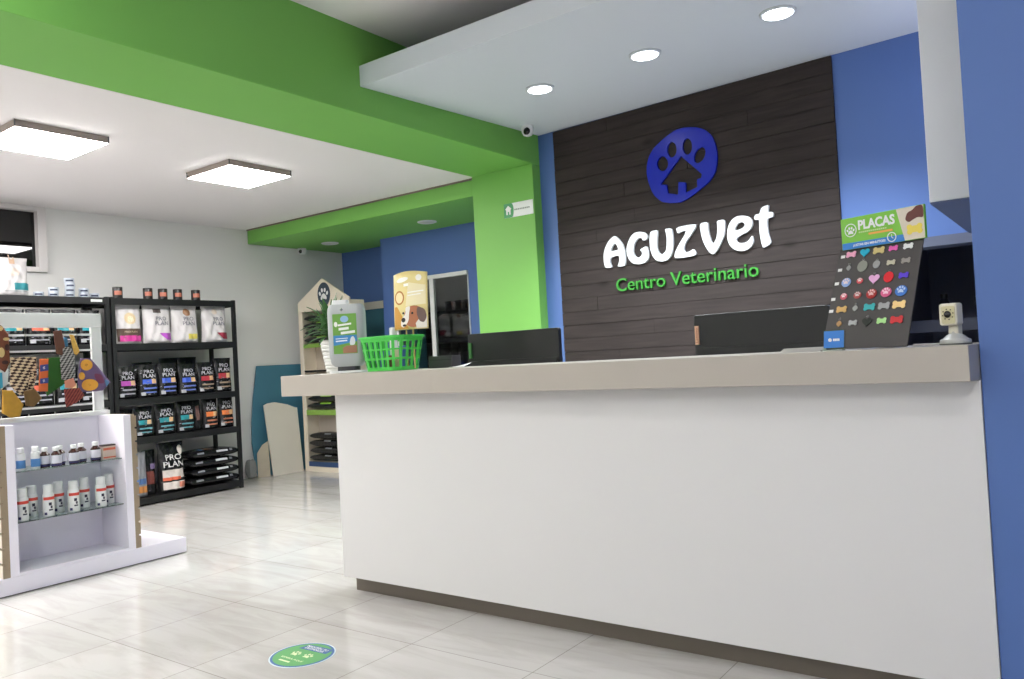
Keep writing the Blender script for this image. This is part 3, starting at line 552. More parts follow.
# poster
def sheet(name, w, h, bend, m, par, z0=0, off=0):
    return MB().grid(lambda u, v: ((u-.5)*w+.01*(v-.5), off+bend*math.sin(PI*(u*.9+.05))*-1, z0+v*h), 14, 4).build(name, m, par, smooth=True, solid=.0015)
t = thing('poster', 'yellow poster with a brown and white puppy on a stick in the green basket', 'poster', (-2.79, 2.95, SL+.0045), R(8))
PY, PH, PW = .2, .285, .21
def onp(mb, z): return mb.map(lambda p: (p[0]+.01*((p[1])/PH-.5), -.022*math.sin(PI*((p[0]/PW+.5)*.9+.05))-.0012-z-p[2], PY+p[1]))
MB().grid(lambda u, v: ((u-.5)*PW+.01*(v-.5), -.022*math.sin(PI*(u*.9+.05)), PY+v*PH+.012*math.sin(PI*u)*(1 if v > .5 else 0)), 14, 6).build('sheet', mat('poster_yellow', (234, 216, 148), .35, noise=.2, nscale=6), t, smooth=True, solid=.0015)
def pr(name, loops, rgb, z=.0004): 
    mb = fine(loops_mesh(loops, .0), 3)
    onp(mb, z).build(name, C('poster_'+name, rgb), t)
def dens(l, k=4): return [(a[0]+(b[0]-a[0])*j/k, a[1]+(b[1]-a[1])*j/k) for a, b in zip(l, l[1:]+l[:1]) for j in range(k)]
pr('pale_field', [dens([(-.02, .12), (.095, .125), (.095, .22), (.0, .24)], 5)], (240, 228, 186))
pr('lower_gold', [dens([(-.1, .005), (.0, .005), (-.03, .05), (-.08, .12), (-.1, .12)], 3)], (208, 150, 56), .0005)
pr('badge_ring', [ell(-.062, .165, .034, .036)], (186, 120, 50), .0008)
pr('badge_center', [ell(-.062, .165, .026, .028)], (240, 220, 170), .0012)
pr('puppy_head', [ell(.03, .065, .062, .055)], (176, 108, 72), .0012)
pr('puppy_chest', [dens([(.045, .005), (.1, .005), (.1, .06), (.07, .065), (.04, .03)], 3)], (232, 226, 216), .0014)
pr('puppy_ear', [chaikin([(.05, .115), (.09, .1), (.1, .06), (.085, .03), (.06, .04), (.045, .08)], 2)], (112, 88, 82), .0018)
pr('puppy_blaze', [chaikin([(-.02, .115), (.012, .12), (.002, .08), (.0, .045), (-.03, .01), (-.055, .02), (-.05, .055), (-.02, .08)], 2)], (236, 228, 220), .0018)
pr('puppy_nose', [ell(-.035, .05, .014, .012)], (30, 22, 22), .0022)
pr('puppy_mouth', [ell(-.028, .022, .012, .006)], (50, 32, 32), .0022)
pr('puppy_eye', [ell(-.035, .085, .007, .006)], (36, 24, 22), .0022)
pr('puppy_eye', [ell(.022, .082, .007, .006)], (36, 24, 22), .0022)
pr('logo_strokes', [ell(-.04, .255, .04, .012, .15), ell(.06, .26, .016, .016)], (250, 246, 236), .0012)
pr('text_strokes', [dens([(-.03, .22), (.0, .222), (.0, .236), (-.03, .234)], 2), dens([(-.005, .185), (.085, .19), (.085, .196), (-.005, .191)], 4), dens([(-.005, .17), (.07, .175), (.07, .18), (-.005, .175)], 4)], (252, 250, 240), .0012)
MB().tube([(-.0, .004, .003), (-.0, .004, .3)], .004, 8).build('stick', C('wood_stick', (206, 178, 120)), t)
t = thing('poster', 'second poster card standing just behind the puppy poster, only its left edge showing', 'poster', (-2.865, 3.0, SL+.0045), R(8))
MB().grid(lambda u, v: ((u-.5)*.16, -.012*math.sin(PI*u), .205+v*.28), 8, 2).build('sheet', C('poster_back_grey', (176, 166, 140)), t, smooth=True, solid=.0015)
MB().tube([(-.02, .006, .003), (-.02, .006, .3)], .004, 8).build('stick', C('wood_stick', (206, 178, 120)), t)

# ---------------------------------------------------------------- dispenser
t = thing('poster_dispenser', 'tall white rounded dispenser with a green and blue label on the counter left end', 'dispenser', (-3.20, 2.88, SL), R(34))
WD = C('dispenser_white', (178, 181, 182), .3)
def rr3(w0, w1, d0, d1, z0, z1, rad, steps=4):
    m = MB(); n = len(rrect(-1, 1, -1, 1, .3)); v = []
    for k in range(steps+1):
        f = k/steps; w = (w0+(w1-w0)*f)/2; d = (d0+(d1-d0)*f)/2
        v += [(x, y, z0+(z1-z0)*f) for x, y in rrect(-w, w, -d, d, min(rad, w*.9, d*.9))]
    fs = [(k*n+i, k*n+(i+1) % n, (k+1)*n+(i+1) % n, (k+1)*n+i) for k in range(steps) for i in range(n)]+[tuple(range(n))[::-1], tuple(range(steps*n, (steps+1)*n))]
    return m.add(v, fs)
rr3(.27, .27, .17, .17, 0, .012, .05).build('tray', WHITEP, t, smooth=True, bevel=.004)
rr3(.16, .16, .12, .12, .0125, .045, .04).build('foot', C('dispenser_dark', (52, 52, 54)), t, smooth=True)
m = MB(); n = 0
b = MB(); ss = [(.20, .035), (.245, .055), (.262, .09), (.268, .2), (.268, .33), (.262, .355), (.235, .375)]
v = []; 
for w_, z_ in ss: v += [(x, y, z_) for x, y in rrect(-w_/2, w_/2, -.085*w_/.268, .085*w_/.268, .045)]
n = len(rrect(-1, 1, -1, 1, .3)); fs = [(k*n+i, k*n+(i+1) % n, (k+1)*n+(i+1) % n, (k+1)*n+i) for k in range(len(ss)-1) for i in range(n)]+[tuple(range(n))[::-1], tuple(range((len(ss)-1)*n, len(ss)*n))]
b.add(v, fs).build('body', WD, t, smooth=True)
rr3(.12, .11, .1, .09, .3755, .4, .02).map(lambda p: (p[0]-.04, p[1]-.01, p[2])).build('lid', WHITEP, t, smooth=True)
MB().lathe([(.009, 0), (.009, .004), (.004, .006)], 14).map(lambda p: (p[0]-.02, -.085-p[2], p[1]+.345)).build('lock', CHROME, t)
lb = MB().prism(rrect(-.088, .088, .105, .322, .004), -.089, -.0855, 'y').build('label_panel', C('label_green', (110, 164, 66)), t)
def onl(name, loops, rgb, z=.0): upright(loops_mesh(loops, .0003), -.0895-z).build(name, C('label_'+name, rgb), lb)
onl('blue_band', [[(-.086, .15), (.086, .17), (.086, .205), (-.086, .205)]], (56, 134, 196))
onl('brown_patch', [[(-.02, .108), (.084, .108), (.084, .148), (.01, .148), (-.02, .138)]], (160, 112, 86), .0006)
onl('logo_house', [ell(0, .293, .03, .018)], (150, 190, 220), .0006)
onl('script_strokes', [ell(-.065, .266, .013, .014), dens([(-.05, .255), (.05, .262), (.05, .272), (-.05, .265)], 2), dens([(-.045, .232), (.03, .236), (.03, .25), (-.045, .246)], 2), dens([(-.03, .21), (.075, .216), (.075, .23), (-.03, .224)], 2)], (238, 240, 232), .0009)
onl('small_strokes', [dens([(-.07, .185), (.02, .187), (.02, .191), (-.07, .189)], 2), dens([(-.07, .17), (.015, .173), (.015, .18), (-.07, .177)], 2)], (230, 238, 244), .0009)
onl('white_pet', [chaikin([(.03, .15), (.07, .15), (.075, .18), (.06, .2), (.04, .19)], 2)], (220, 224, 226), .0012)

for o_ in [t]: o_.scale = (.72, .62, .97)
# ---------------------------------------------------------------- pot and plant
t = thing('potted_plant', 'spiky green potted plant in a ribbed white tapered pot on the counter', 'plant', (-3.545, 3.09, SL))
prof = [(.052, 0)]
for k in range(9): z = .004+k*.02; r = .053+.032*k/9; prof += [(r, z), (r+.0025, z+.004), (r+.0025, z+.014), (r, z+.018)]
prof += [(.09, .19), (.082, .19), (.08, .175)]
MB().lathe(prof, 28).build('pot', C('pot_white', (222, 222, 218), .4), t, smooth=True)
MB().lathe([(.079, .168), (.079, .176)], 20).build('soil', C('soil', (40, 30, 22), .9), t)
lf = MB(); rnd = random.Random(4)
for k in range(120):
    a = rnd.uniform(0, 2*PI); L = rnd.uniform(.12, .21); el = rnd.uniform(.1, 1.35); w_ = rnd.uniform(.010, .016); z0 = .18+rnd.uniform(0, .12)
    z0 = min(z0, .33); x0 = rnd.uniform(-.055, .0); y0 = rnd.uniform(-.015, .015); pts = []
    for j in range(7):
        f = j/6; r = L*f*math.cos(el); z = z0+L*(math.sin(el)*f-.4*f*f*(1.3-el*.8)); pts.append((x0+r*math.cos(a), y0+r*math.sin(a), z, w_*math.sin(PI*(.12+.86*f))))
    v = []
    for (x, y, z, w2) in pts: v += [(x-math.sin(a)*w2, y+math.cos(a)*w2, z+.002), (x, y, z-.002), (x+math.sin(a)*w2, y-math.cos(a)*w2, z+.002)]
    lf.add(v, [(3*j+q, 3*j+q+1, 3*j+q+4, 3*j+q+3) for j in range(6) for q in (0, 1)])
lf.build('leaves', mat('leaf_green', (74, 122, 66), .45, noise=.5, nscale=25), t, smooth=True)
MB().tube([(0, 0, .17), (-.01, .002, .22), (-.02, 0, .27)], .006, 8).build('stem', C('stem_brown', (84, 84, 50)), t)
# small things by the door end of the counter
t = thing('card_box', 'small dark grey box on the counter before the glass door', 'box', (-2.735, 3.12, SL)); rr3(.165, .165, .07, .07, 0, .062, .006).build('box_body', C('box_charcoal', (58, 57, 60)), t, bevel=.002)
box(-.08, .08, -.036, -.0352, .04, .043).build('lid_seam', C('box_seam', (30, 30, 32)), t)
t = thing('receipt_slip', 'small white paper slip on the counter edge between box and monitor', 'paper', (-2.53, 3.0, SL)); MB().grid(lambda u, v: ((u-.5)*.1, (v-.5)*.06, .003+.018*u*v), 6, 4).build('slip', WHITEP, t, smooth=True, solid=.001)
# ================================================================ bags
def bag(name, label, group, loc, w, h, d, base, rot=R(90), bands=(), txt=None, tcol=(205, 205, 208), tbox=None, lean=0, seed=0, extra=(), specks=0):
    """upright pouch, front towards local -Y. bands: (name, u0, u1, z0, z1, rgb) in metres; u from the bag's middle"""
    t = thing(name, label, 'pet food bag', loc, rot, group); r = random.Random(seed)
    ph = [r.uniform(0, 6.28) for _ in range(4)]
    def T_(u, v):
        e = (1-abs(u)**3.5)**.6 if abs(u) < 1 else 0
        f = (1-max(0, v)**2.6*.93)*(1-.35*(1-min(1, v/.07))**2)
        wr = 1+.12*math.sin(5*u+ph[0]+7*v)*math.sin(9*v+ph[1])+.11*math.sin(11*u+ph[2]+5*v)*math.cos(15*v+ph[3])
        return d/2*e*f*wr+.0025
    def W_(v): return 1-.07*math.sin(PI*min(1, v*1.05))**2-.05*math.exp(-((v-.86)/.1)**2)
    def front(x, z, off=0):
        v = z/h; return (x, -T_(max(-1, min(1, 2*x/(w*W_(v)))), v)-off+lean*z, z)
    m = MB(); nu, nv = 24, 24
    m.grid(lambda u, v: front((u-.5)*w*W_(v), v*h), nu, nv)
    def back(u, v): x = (.5-u)*w*W_(v); p = front(x, v*h); return (p[0], 2*lean*v*h-p[1], p[2])
    m.grid(back, nu, nv)
    m.grid(lambda u, v: ((u-.5)*w*W_(0), front((u-.5)*w*W_(0), 0)[1]*(1-2*v), 0), nu, 2)
    m.build('pouch', base, t, smooth=True)
    for i, (nm, u0, u1, z0, z1, rgb) in enumerate(bands):
        off = .0024+.0006*i
        MB().grid(lambda u, v: front(u0+(u1-u0)*u, z0+(z1-z0)*v, off), 20, 8).build(nm, C('print_%d_%d_%d' % rgb, rgb, .4), t, smooth=True)
    if txt:
        x0, z0, tw, th = tbox
        mb = text_mb(txt, tw, th, .0002, .015, x0, z0, align='CENTER', res=2)
        mb.map(lambda p: front(p[0], p[1], .0062+p[2])).build('lettering', C('print_%d_%d_%d' % tcol, tcol, .35), t)
    if specks:
        m = MB()
        for k in range(specks):
            a, b = r.uniform(-.46, .4)*w, r.uniform(.05, .88)*h; cw, ch = r.uniform(.02, .12)*w, r.uniform(.008, .03)*h
            m.grid(lambda u, v: front(a+cw*u+ch*v, b+ch*v, .0046), 2, 1)
        m.build('small_print', C('print_speck', (142, 142, 148), .25), t)['kind'] = 'stuff'
    for nm, loops, rgb in extra:
        fine(loops_mesh(loops, .0), 3).map(lambda p: front(p[0], p[1], .0056+p[2])).build(nm, C('print_%d_%d_%d' % rgb, rgb, .4), t)
    return t
BAGK = mat('black_bag_film', (24, 24, 26), .25, bump=.6, bscale=32)
BAGW = mat('silver_bag_film', (206, 202, 202), .35, bump=.4, bscale=22)
BAGS_ = mat('silver_bag_foil', (150, 150, 156), .3, metal=.3, bump=.4, bscale=26)

def rack(name, label, y0, y1, levels, x0=-7.6, x1=-7.14, top=1.93):
    t = thing(name, label, 'shelving unit', ((x0+x1)/2, (y0+y1)/2, 0)); cx, cy = (x0+x1)/2, (y0+y1)/2
    L = lambda mb: mb.map(lambda p: (p[0]-cx, p[1]-cy, p[2]))
    for px in (x0, x1-.035):
        for py in (y0, y1-.035):
            m = MB(); m.box(px, px+.035, py, py+.035, 0, top+.008); L(m).build('post', BLACK, t, bevel=.002)
    for z in levels:
        m = MB(); m.box(x0+.002, x1-.0355, y0+.036, y1-.036, z-.016, z-.001)
        m.box(x1-.030, x1-.002, y0+.036, y1-.036, z-.06, z); m.box(x0+.002, x0+.03, y0+.036, y1-.036, z-.06, z-.017)
        m.box(x0+.036, x1-.036, y0+.004, y0+.03, z-.06, z-.002); m.box(x0+.036, x1-.036, y1-.03, y1-.004, z-.06, z-.002)
        L(m).build('shelf_board', BLACK, t, bevel=.001)
    return t
LV = (1.93, 1.51, 1.0, .635, .078)
rack('shelving_unit', 'black metal shelving unit with pet food bags, nearest the far corner', 3.625, 4.915, LV)
t = rack('shelving_unit', 'black metal shelving unit mostly hidden behind the white kiosk rack', 2.28, 3.61, LV)
box(-.0015, .0, .52, .62, 1.889, 1.911).map(lambda p: (p[0]+.2325, p[1]-.02, p[2])).build('price_label', WHITEP, t)

# cans on the top shelves
def can(x, y, z, r, h, body, lab, label, cat, group, seg=20):
    t = thing('food_can', label, cat, (x, y, z), 0, group)
    MB().lathe([(r*.94, 0), (r, .003), (r, h-.004), (r*.96, h), (r*.9, h-.003)], seg).build('body', body, t, smooth=True)
    MB().grid(lambda u, v: ((r+.0012)*math.cos((u-.5)*1.5-.35), (r+.0012)*math.sin((u-.5)*1.5-.35), h*(.3+.36*v)), 10, 1).build('label_patch', lab, t, smooth=True)
    return t
on = ('leftmost', 'second', 'middle', 'fourth', 'rightmost')
for i, y in enumerate((3.74, 4.03, 4.18, 4.335, 4.53)):
    can(-7.24, y, 1.931, .043, .108, C('can_black', (32, 26, 26), .3), C('can_salmon', (196, 118, 96), .4), '%s dark can with salmon label on top of the right shelving unit' % on[i], 'can', 'dark cans on the shelving unit top')
k = 0
CB, CL = C('can_steel_blue', (196, 204, 214), .35), C('can_blue_white', (54, 62, 88), .4)
for (y, n, nm) in ((3.065, 1, 'leftmost single'), (3.185, 2, 'left pair'), (3.32, 4, 'tall stack'), (3.44, 2, 'right pair'), (3.535, 1, 'rightmost single')):
    for j in range(n):
        pos = '' if n == 1 else (' at the bottom' if j == 0 else (' on top' if j == n-1 else (' second up' if j == 1 else ' third up')))
        can(-7.25, y+.003*((j*7) % 3-1), 1.931+j*.0425, .041, .042, CB, CL, 'flat blue can%s, %s, on the left shelving unit' % (pos, nm), 'can', 'flat cans on the left shelving unit')
bag('pet_food_bag', 'white pet food bag with teal corner on top of the left shelving unit', None, (-7.27, 2.86, 1.931), .26, .325, .12, BAGW, seed=1,
    bands=(('teal_corner', .0, .13, .05, .11, (48, 140, 150)), ('grey_line', -.11, .1, .035, .045, (170, 170, 172))),
    extra=(('portrait', [ell(0, .2, .05, .035)], (222, 208, 196)), ('emblem', [[(-.02, .27), (.02, .27), (.02, .33), (.012, .33), (.008, .31), (-.01, .31), (-.012, .35), (-.02, .35)]], (190, 160, 136))))
# silver-white bags
Z2 = 1.5115
bag('pet_food_bag', 'cream and brown pet food bag with magenta band, leftmost on the upper shelf', 'large pale bags on the upper shelf', (-7.24, 3.82, Z2), .25, .375, .12, BAGW, seed=2,
    bands=(('brown_field', -.115, .115, .02, .14, (84, 66, 54)), ('magenta_band', -.1, .1, .02, .075, (206, 62, 150))),
    txt='PRO PLAN', tcol=(190, 170, 150), tbox=(-.06, .1, .12, .018), extra=(('portrait', [ell(0, .235, .055, .055)], (222, 200, 160)), ('portrait_muzzle', [ell(.005, .23, .03, .028)], (240, 226, 200))))
for (y, cn, rgb, z_, s_, lab) in ((4.1, 'purple', (164, 72, 176), 0, 3, 'silver white pet food bag with purple corner and dark top patch'), (4.385, 'yellow', (212, 198, 92), 0, 4, 'silver white pet food bag with brown patch and yellow corner'), (4.715, 'dark red', (150, 36, 60), 0, 5, 'silver white pet food bag with dark red corner, rightmost on the upper shelf')):
    ex = [('corner_print', [[(-.01, .095), (.115, .095), (.115, .03), (.06, .03)]] if cn != 'yellow' else [[(.0, .085), (.105, .085), (.105, .035), (.0, .035)]], rgb)]
    if cn == 'yellow': ex.append(('portrait', [chaikin([(-.03, .29), (0, .26), (.04, .27), (.05, .31), (.01, .34), (-.02, .33)], 2)], (150, 108, 76)))
    elif cn == 'purple': ex.append(('portrait', [[(-.05, .29), (.03, .29), (.03, .33), (-.05, .33)]], (84, 74, 72)))
    else: ex.append(('portrait', [ell(-.01, .31, .03, .028)], (214, 200, 186)))
    bag('pet_food_bag', lab, 'large pale bags on the upper shelf', (-7.24, y, Z2), .285, .375, .14, BAGW, seed=s_, txt='PRO\nPLAN', tcol=(120, 120, 128), tbox=(-.045, .17, .13, .085), extra=ex)
# row of black bags with colour bands
def kbag(y, z, w, h, rgb, cn, label, group, seed, low=None, x=-7.235, txt='PRO\nPLAN'):
    low = low or (150, 150, 158); w *= 1.09
    return bag('pet_food_bag', label, group, (x, y, z), w, h, .09, BAGK, seed=seed, specks=16,
        bands=((('colour_band'), -w*.34, w*.36, h*.40, h*.55, rgb), ('tan_patch', w*.1, w*.34, h*.41, h*.55, (214, 176, 132)), ('small_print', -w*.3, w*.38, h*.25, h*.30, low), ('small_print', -w*.36, w*.32, h*.13, h*.17, low), ('pale_corner', -w*.42, -w*.22, h*.06, h*.16, (170, 170, 174))),
        txt=txt, tcol=(176, 176, 182), tbox=(-w*.3, h*.6, w*.62, h*.24))
G3 = 'black bags on the middle shelf'
kbag(3.78, 1.0015, .175, .30, (172, 74, 168), 'purple', 'black pet food bag with purple band, leftmost on the middle shelf', G3, 11)
kbag(3.985, 1.0015, .18, .31, (58, 90, 190), 'blue', 'black pet food bag with blue band, first of three blue ones on the middle shelf', G3, 12, (96, 116, 190))
kbag(4.18, 1.0015, .18, .315, (58, 90, 190), 'blue', 'black pet food bag with blue band, second of three blue ones on the middle shelf', G3, 13, (96, 116, 190))
kbag(4.39, 1.0015, .18, .30, (58, 90, 190), 'blue', 'black pet food bag with blue band, third of three blue ones on the middle shelf', G3, 14, (96, 116, 190))
kbag(4.59, 1.0015, .18, .31, (170, 50, 62), 'red', 'black pet food bag with red band beside the last blue one on the middle shelf', G3, 15, (150, 130, 110))
kbag(4.785, 1.0015, .18, .345, (170, 50, 62), 'red', 'black pet food bag with red band, rightmost on the middle shelf', G3, 16, (150, 130, 110))
for y, lab, s_ in ((4.03, 'plain black bag standing behind the first two blue banded bags', 17), (4.3, 'plain black bag standing behind the third blue banded bag', 18), (4.5, 'plain black bag standing behind the blue and red banded bags', 19)):
    bag('pet_food_bag', lab, 'black bags behind the front row', (-7.4, y, 1.0015), .2, .37 if s_ > 17 else .335, .08, BAGK, seed=s_, bands=(('small_print', -.06, .06, .26, .275, (120, 120, 124)),))
G4 = 'black bags on the lower middle shelf'
kbag(3.74, .6365, .16, .27, (36, 132, 140), 'teal', 'black pet food bag with teal band, mostly hidden by the kiosk side', G4, 20, (90, 150, 160))
kbag(3.925, .6365, .17, .28, (36, 132, 140), 'teal', 'black pet food bag with teal band just right of the kiosk side panel', G4, 21, (90, 150, 160))
kbag(4.14, .6365, .19, .29, (36, 132, 140), 'teal', 'silver edged black pet food bag with teal band, middle of three teal ones', G4, 22, (90, 150, 160))
kbag(4.35, .6365, .175, .30, (36, 132, 140), 'teal', 'black pet food bag with teal band next to the orange banded ones', G4, 23, (90, 150, 160))
kbag(4.62, .6365, .16, .315, (222, 124, 66), 'orange', 'black pet food bag with orange band, left of two on the lower middle shelf', G4, 24, (190, 120, 90))
kbag(4.80, .6365, .16, .32, (222, 124, 66), 'orange', 'black pet food bag with orange band, rightmost on the lower middle shelf', G4, 25, (190, 120, 90))
bag('pet_food_bag', 'narrow dark bag turned sideways between teal and orange banded bags', G4, (-7.27, 4.49, .6365), .09, .3, .08, BAGK, seed=26, bands=(('small_print', -.02, .02, .1, .24, (110, 80, 74)),))
# bottom shelf
Z5 = .0795
bag('pet_food_bag', 'silver foil bag on the bottom shelf beside the kiosk', None, (-7.24, 3.86, Z5), .15, .42, .1, BAGS_, seed=30, bands=(('print_patch', -.05, .06, .04, .1, (196, 130, 70)), ('blue_patch', -.05, .05, .12, .17, (80, 110, 160))))
bag('pet_food_bag', 'dark red and black bag standing in shadow on the bottom shelf', None, (-7.3, 3.99, Z5), .13, .42, .1, BAGK, seed=31, bands=(('red_patch', -.04, .03, .1, .22, (120, 60, 52)), ('lilac_patch', -.0, .05, .24, .29, (120, 104, 140))))
bag('pet_food_bag', 'large black bag with big white lettering and white orange bands on the bottom shelf', None, (-7.24, 4.18, Z5), .27, .475, .15, BAGK, seed=32,
    bands=(('white_band', -.11, .1, .13, .215, (214, 204, 198)), ('orange_band', -.11, .06, .115, .145, (222, 108, 76)), ('white_band', -.11, .11, .03, .1, (218, 208, 202)), ('salmon_patch', .04, .11, .04, .09, (224, 140, 116))),
    txt='PRO\nPLAN', tcol=(216, 214, 214), tbox=(-.1, .24, .2, .12), extra=(('pale_spot', [ell(.08, .395, .028, .045)], (214, 206, 198)),))
def lying(name, label, group, loc, w, d, h, m, rot=0, seed=0, stripes=(), cat='pet food bag'):
    t = thing(name, label, cat, loc, rot, group); r = random.Random(seed); a, b = r.uniform(0, 6), r.uniform(0, 6)
    def prof(u, v): 
        e = (1-abs(2*u-1)**6)**.45*(1-abs(2*v-1)**6)**.45
        return e*(1+.09*math.sin(7*u+a)*math.cos(6*v+b)+.05*math.sin(17*u+b)*math.sin(13*v+a))
    mb = MB(); nu, nv = 24, 20
    cs = lambda f: .5-.5*math.cos(PI*f)
    mb.grid(lambda u, v: ((cs(u)-.5)*w, (cs(v)-.5)*d, h/2+h/2*prof(cs(u), cs(v))*.92), nu, nv)
    mb.grid(lambda u, v: ((.5-cs(u))*w, (cs(v)-.5)*d, h/2-h/2*prof(1-cs(u), cs(v))*.87), nu, nv)
    mb.build('pouch', m, t, smooth=True)
    for nm, u0, u1, v0, v1, rgb in stripes:
        MB().grid(lambda u, v: ((u0+(u1-u0)*u-.5)*w, (v0+(v1-v0)*v-.5)*d-.002, h/2+h/2*prof(u0+(u1-u0)*u, v0+(v1-v0)*v)*.92+.003), 6, 4).build(nm, C('print_%d_%d_%d' % rgb, rgb, .4), t, smooth=True)
    return t
# four layers, two bags deep: local x runs along world Y
for j in range(4):
    nm = ('bottom', 'second', 'third', 'top')[j]
    lying('pet_food_bag', 'black bag lying flat in the stack at the bottom shelf right end, %s layer' % nm, 'bags lying flat on the bottom shelf', (-7.33, 4.62+.012*(j % 2), Z5+.002+j*.088), .55-.02*(j % 2), .34, .0905, BAGK, R(90), 40+j,
          (('pale_stripe', .5, .74, .001, .03, (196, 198, 202)), ('pale_stripe', .1, .24, .001, .025, (130, 132, 138)), ('pale_stripe', .78, .84, .002, .05, (110, 112, 118)))+((('tan_print', .3, .5, .2, .6, (150, 110, 70)), ('blue_print', .2, .3, .15, .45, (90, 130, 180))) if j == 3 else ()))

# things on the hidden unit, seen through the kiosk rack
rr = random.Random(5)
for z, n in ((1.5115, 6), (1.0015, 6), (.6365, 6)):
    nmz = {1.5115: 'upper', 1.0015: 'middle', .6365: 'lower middle'}[z]
    for i in range(n):
        y = 2.42+i*.208; cl = rr.choice(((36, 140, 150), (36, 140, 150), (150, 150, 154), (206, 96, 70)))
        kbag(y, z, .185, .31, cl, '', 'black bag on the %s shelf behind the kiosk rack, number %s from the left' % (nmz, ('one', 'two', 'three', 'four', 'five', 'six')[i]), 'bags behind the kiosk rack', 60+i+int(z*10), txt=None)

# ================================================================ kiosk
KC = (-5.3, 2.3)
t = thing('display_kiosk', 'lavender white kiosk with glass shelves, slatwall sides and wide base', 'display stand', (KC[0], KC[1], 0))
L = lambda mb: mb.map(lambda p: (p[0]-KC[0], p[1]-KC[1], p[2]))
L(box(-6.6, -5.0, 1.0, 2.977, .006, .103)).build('base', LAV, t, bevel=.003)
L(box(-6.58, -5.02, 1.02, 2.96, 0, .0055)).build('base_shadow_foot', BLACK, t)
L(box(-5.6, -5.002, 2.585, 2.632, .1035, .962)).build('side_panel', LAV, t, bevel=.001)
L(box(-5.6, -5.002, 1.905, 1.952, .1035, .962)).build('side_panel', LAV, t, bevel=.001)
L(box(-5.345, -5.325, 1.9525, 2.5845, .1035, .962)).build('back_panel', LAV, t)
L(box(-5.3245, -5.004, 1.9525, 2.5845, .1035, .118)).build('niche_floor', LAV, t)
L(box(-5.38, -5.305, 1.9, 2.655, .9625, .992)).build('top_rail', WHITEP, t, bevel=.003)
# slatwall boards: grooved
def slat(ya, yb, outer):
    m = MB(); z = .104
    while z < .95:
        z1 = min(z+.086, .962); m.box(-5.6, -5.003, ya, yb, z, z1-.012)
        m.box(-5.6, -5.003, (ya if outer > 0 else ya+.012), (yb-.012 if outer > 0 else yb), z1-.012, z1); z = z1
    return L(m)
slat(2.6325, 2.668, 1).build('slatwall_panel', MDF, t)
s_ = slat(1.868, 1.9045, -1).build('slatwall_panel', MDF, t)
m = MB(); z = .104
while z < .95:
    z1 = min(z+.086, .962); m.box(-5.6, -5.006, 1.8655, 1.8675, z+.001, z1-.013); z = z1
L(m).build('face_veneer', mat('slat_face_cream', (214, 204, 188), .5), s_)
for z in (.69, .40):
    L(box(-5.32, -5.035, 1.956, 2.581, z-.007, z)).build('glass_shelf', mat('shelf_glass', (196, 214, 210), .03, trans=.9), t)
# rack frame above
RX = -5.34
m = MB(); m.box(RX-.012, RX+.012, 2.565, 2.63, .9925, 1.615); L(m).build('rack_post', WHITEP, t, bevel=.002)
m = MB(); m.box(RX-.012, RX+.012, 1.925, 1.985, .9925, 1.615); L(m).build('rack_post', WHITEP, t, bevel=.002)
m = MB(); m.box(RX-.014, RX+.014, 1.925, 2.632, 1.543, 1.635); L(m).build('rack_header', WHITEP, t, bevel=.002)
for z in (1.497, 1.395, 1.31, 1.205, 1.04):
    m = MB(); m.box(RX-.006, RX+.006, 1.985, 2.566, z-.006, z+.006); L(m).build('rack_rail', WHITEP, t)
# bottles
def bottle(kind, y, z, x, label, group):
    t = thing('bottle', label, 'bottle', (x, y, z), R(90), group); t.scale = {'blue': (1.05, 1.05, 1.05), 'brown': (1.1, 1.1, 1.06), 'spray': (1.22, 1.22, 1.1)}[kind]
    if kind == 'blue':
        MB().lathe([(.021, 0), (.023, .004), (.023, .092), (.014, .097)], 20).build('body', WHITEP, t, smooth=True)
        MB().lathe([(.0235, .012), (.0235, .056)], 20).build('label_band', C('bottle_blue', (84, 138, 196)), t, smooth=True)
        MB().lathe([(.018, .0972), (.018, .122), (.015, .125)], 20).build('cap', WHITEP, t, smooth=True)
    elif kind == 'brown':
        MB().lathe([(.024, 0), (.026, .005), (.026, .07), (.013, .085), (.013, .088)], 20).build('body', C('amber_glass', (54, 24, 16), .15), t, smooth=True)
        MB().lathe([(.0265, .018), (.0265, .064)], 20).build('label_band', C('label_offwhite', (206, 206, 216)), t, smooth=True)
        MB().lathe([(.0268, .005), (.0268, .016)], 20).build('label_foot', C('label_navy', (44, 40, 90)), t, smooth=True)
        MB().lathe([(.016, .0885), (.016, .108), (.014, .11)], 20).build('cap', WHITEP, t, smooth=True)
    else:
        MB().lathe([(.024, 0), (.026, .004), (.026, .115), (.022, .122)], 20).build('body', WHITEP, t, smooth=True)
        MB().lathe([(.0215, .1222), (.0215, .165), (.019, .168)], 20).build('cap', WHITEP, t, smooth=True)
        MB().grid(lambda u, v: (.0266*math.sin((u-.5)*2.6), -.0266*math.cos((u-.5)*2.6), .088+.016*v), 8, 1).build('red_band', C('band_red', (214, 76, 62)), t)
        m = MB()
        for (a, w_, z0, z1) in ((-.1, .5, .058, .074), (.1, .35, .042, .056), (0, .7, .03, .038)):
            m.grid(lambda u, v: (.0268*math.sin(a+(u-.5)*w_), -.0268*math.cos(a+(u-.5)*w_), z0+(z1-z0)*v), 3, 1)
        m.build('dark_print', C('print_navy', (46, 44, 66)), t)
        MB().grid(lambda u, v: (.0266*math.sin(-.9+(u-.5)*.5), -.0266*math.cos(-.9+(u-.5)*.5), .008+.014*v), 3, 1).build('corner_print', C('label_navy', (44, 40, 90)), t)
for i, y in enumerate((2.012, 2.092)): bottle('blue', y, .6905, -5.085, ('white bottle with blue label, leftmost on the upper glass shelf', 'white bottle with blue label beside the brown bottles on the upper glass shelf')[i], 'blue labelled bottles')
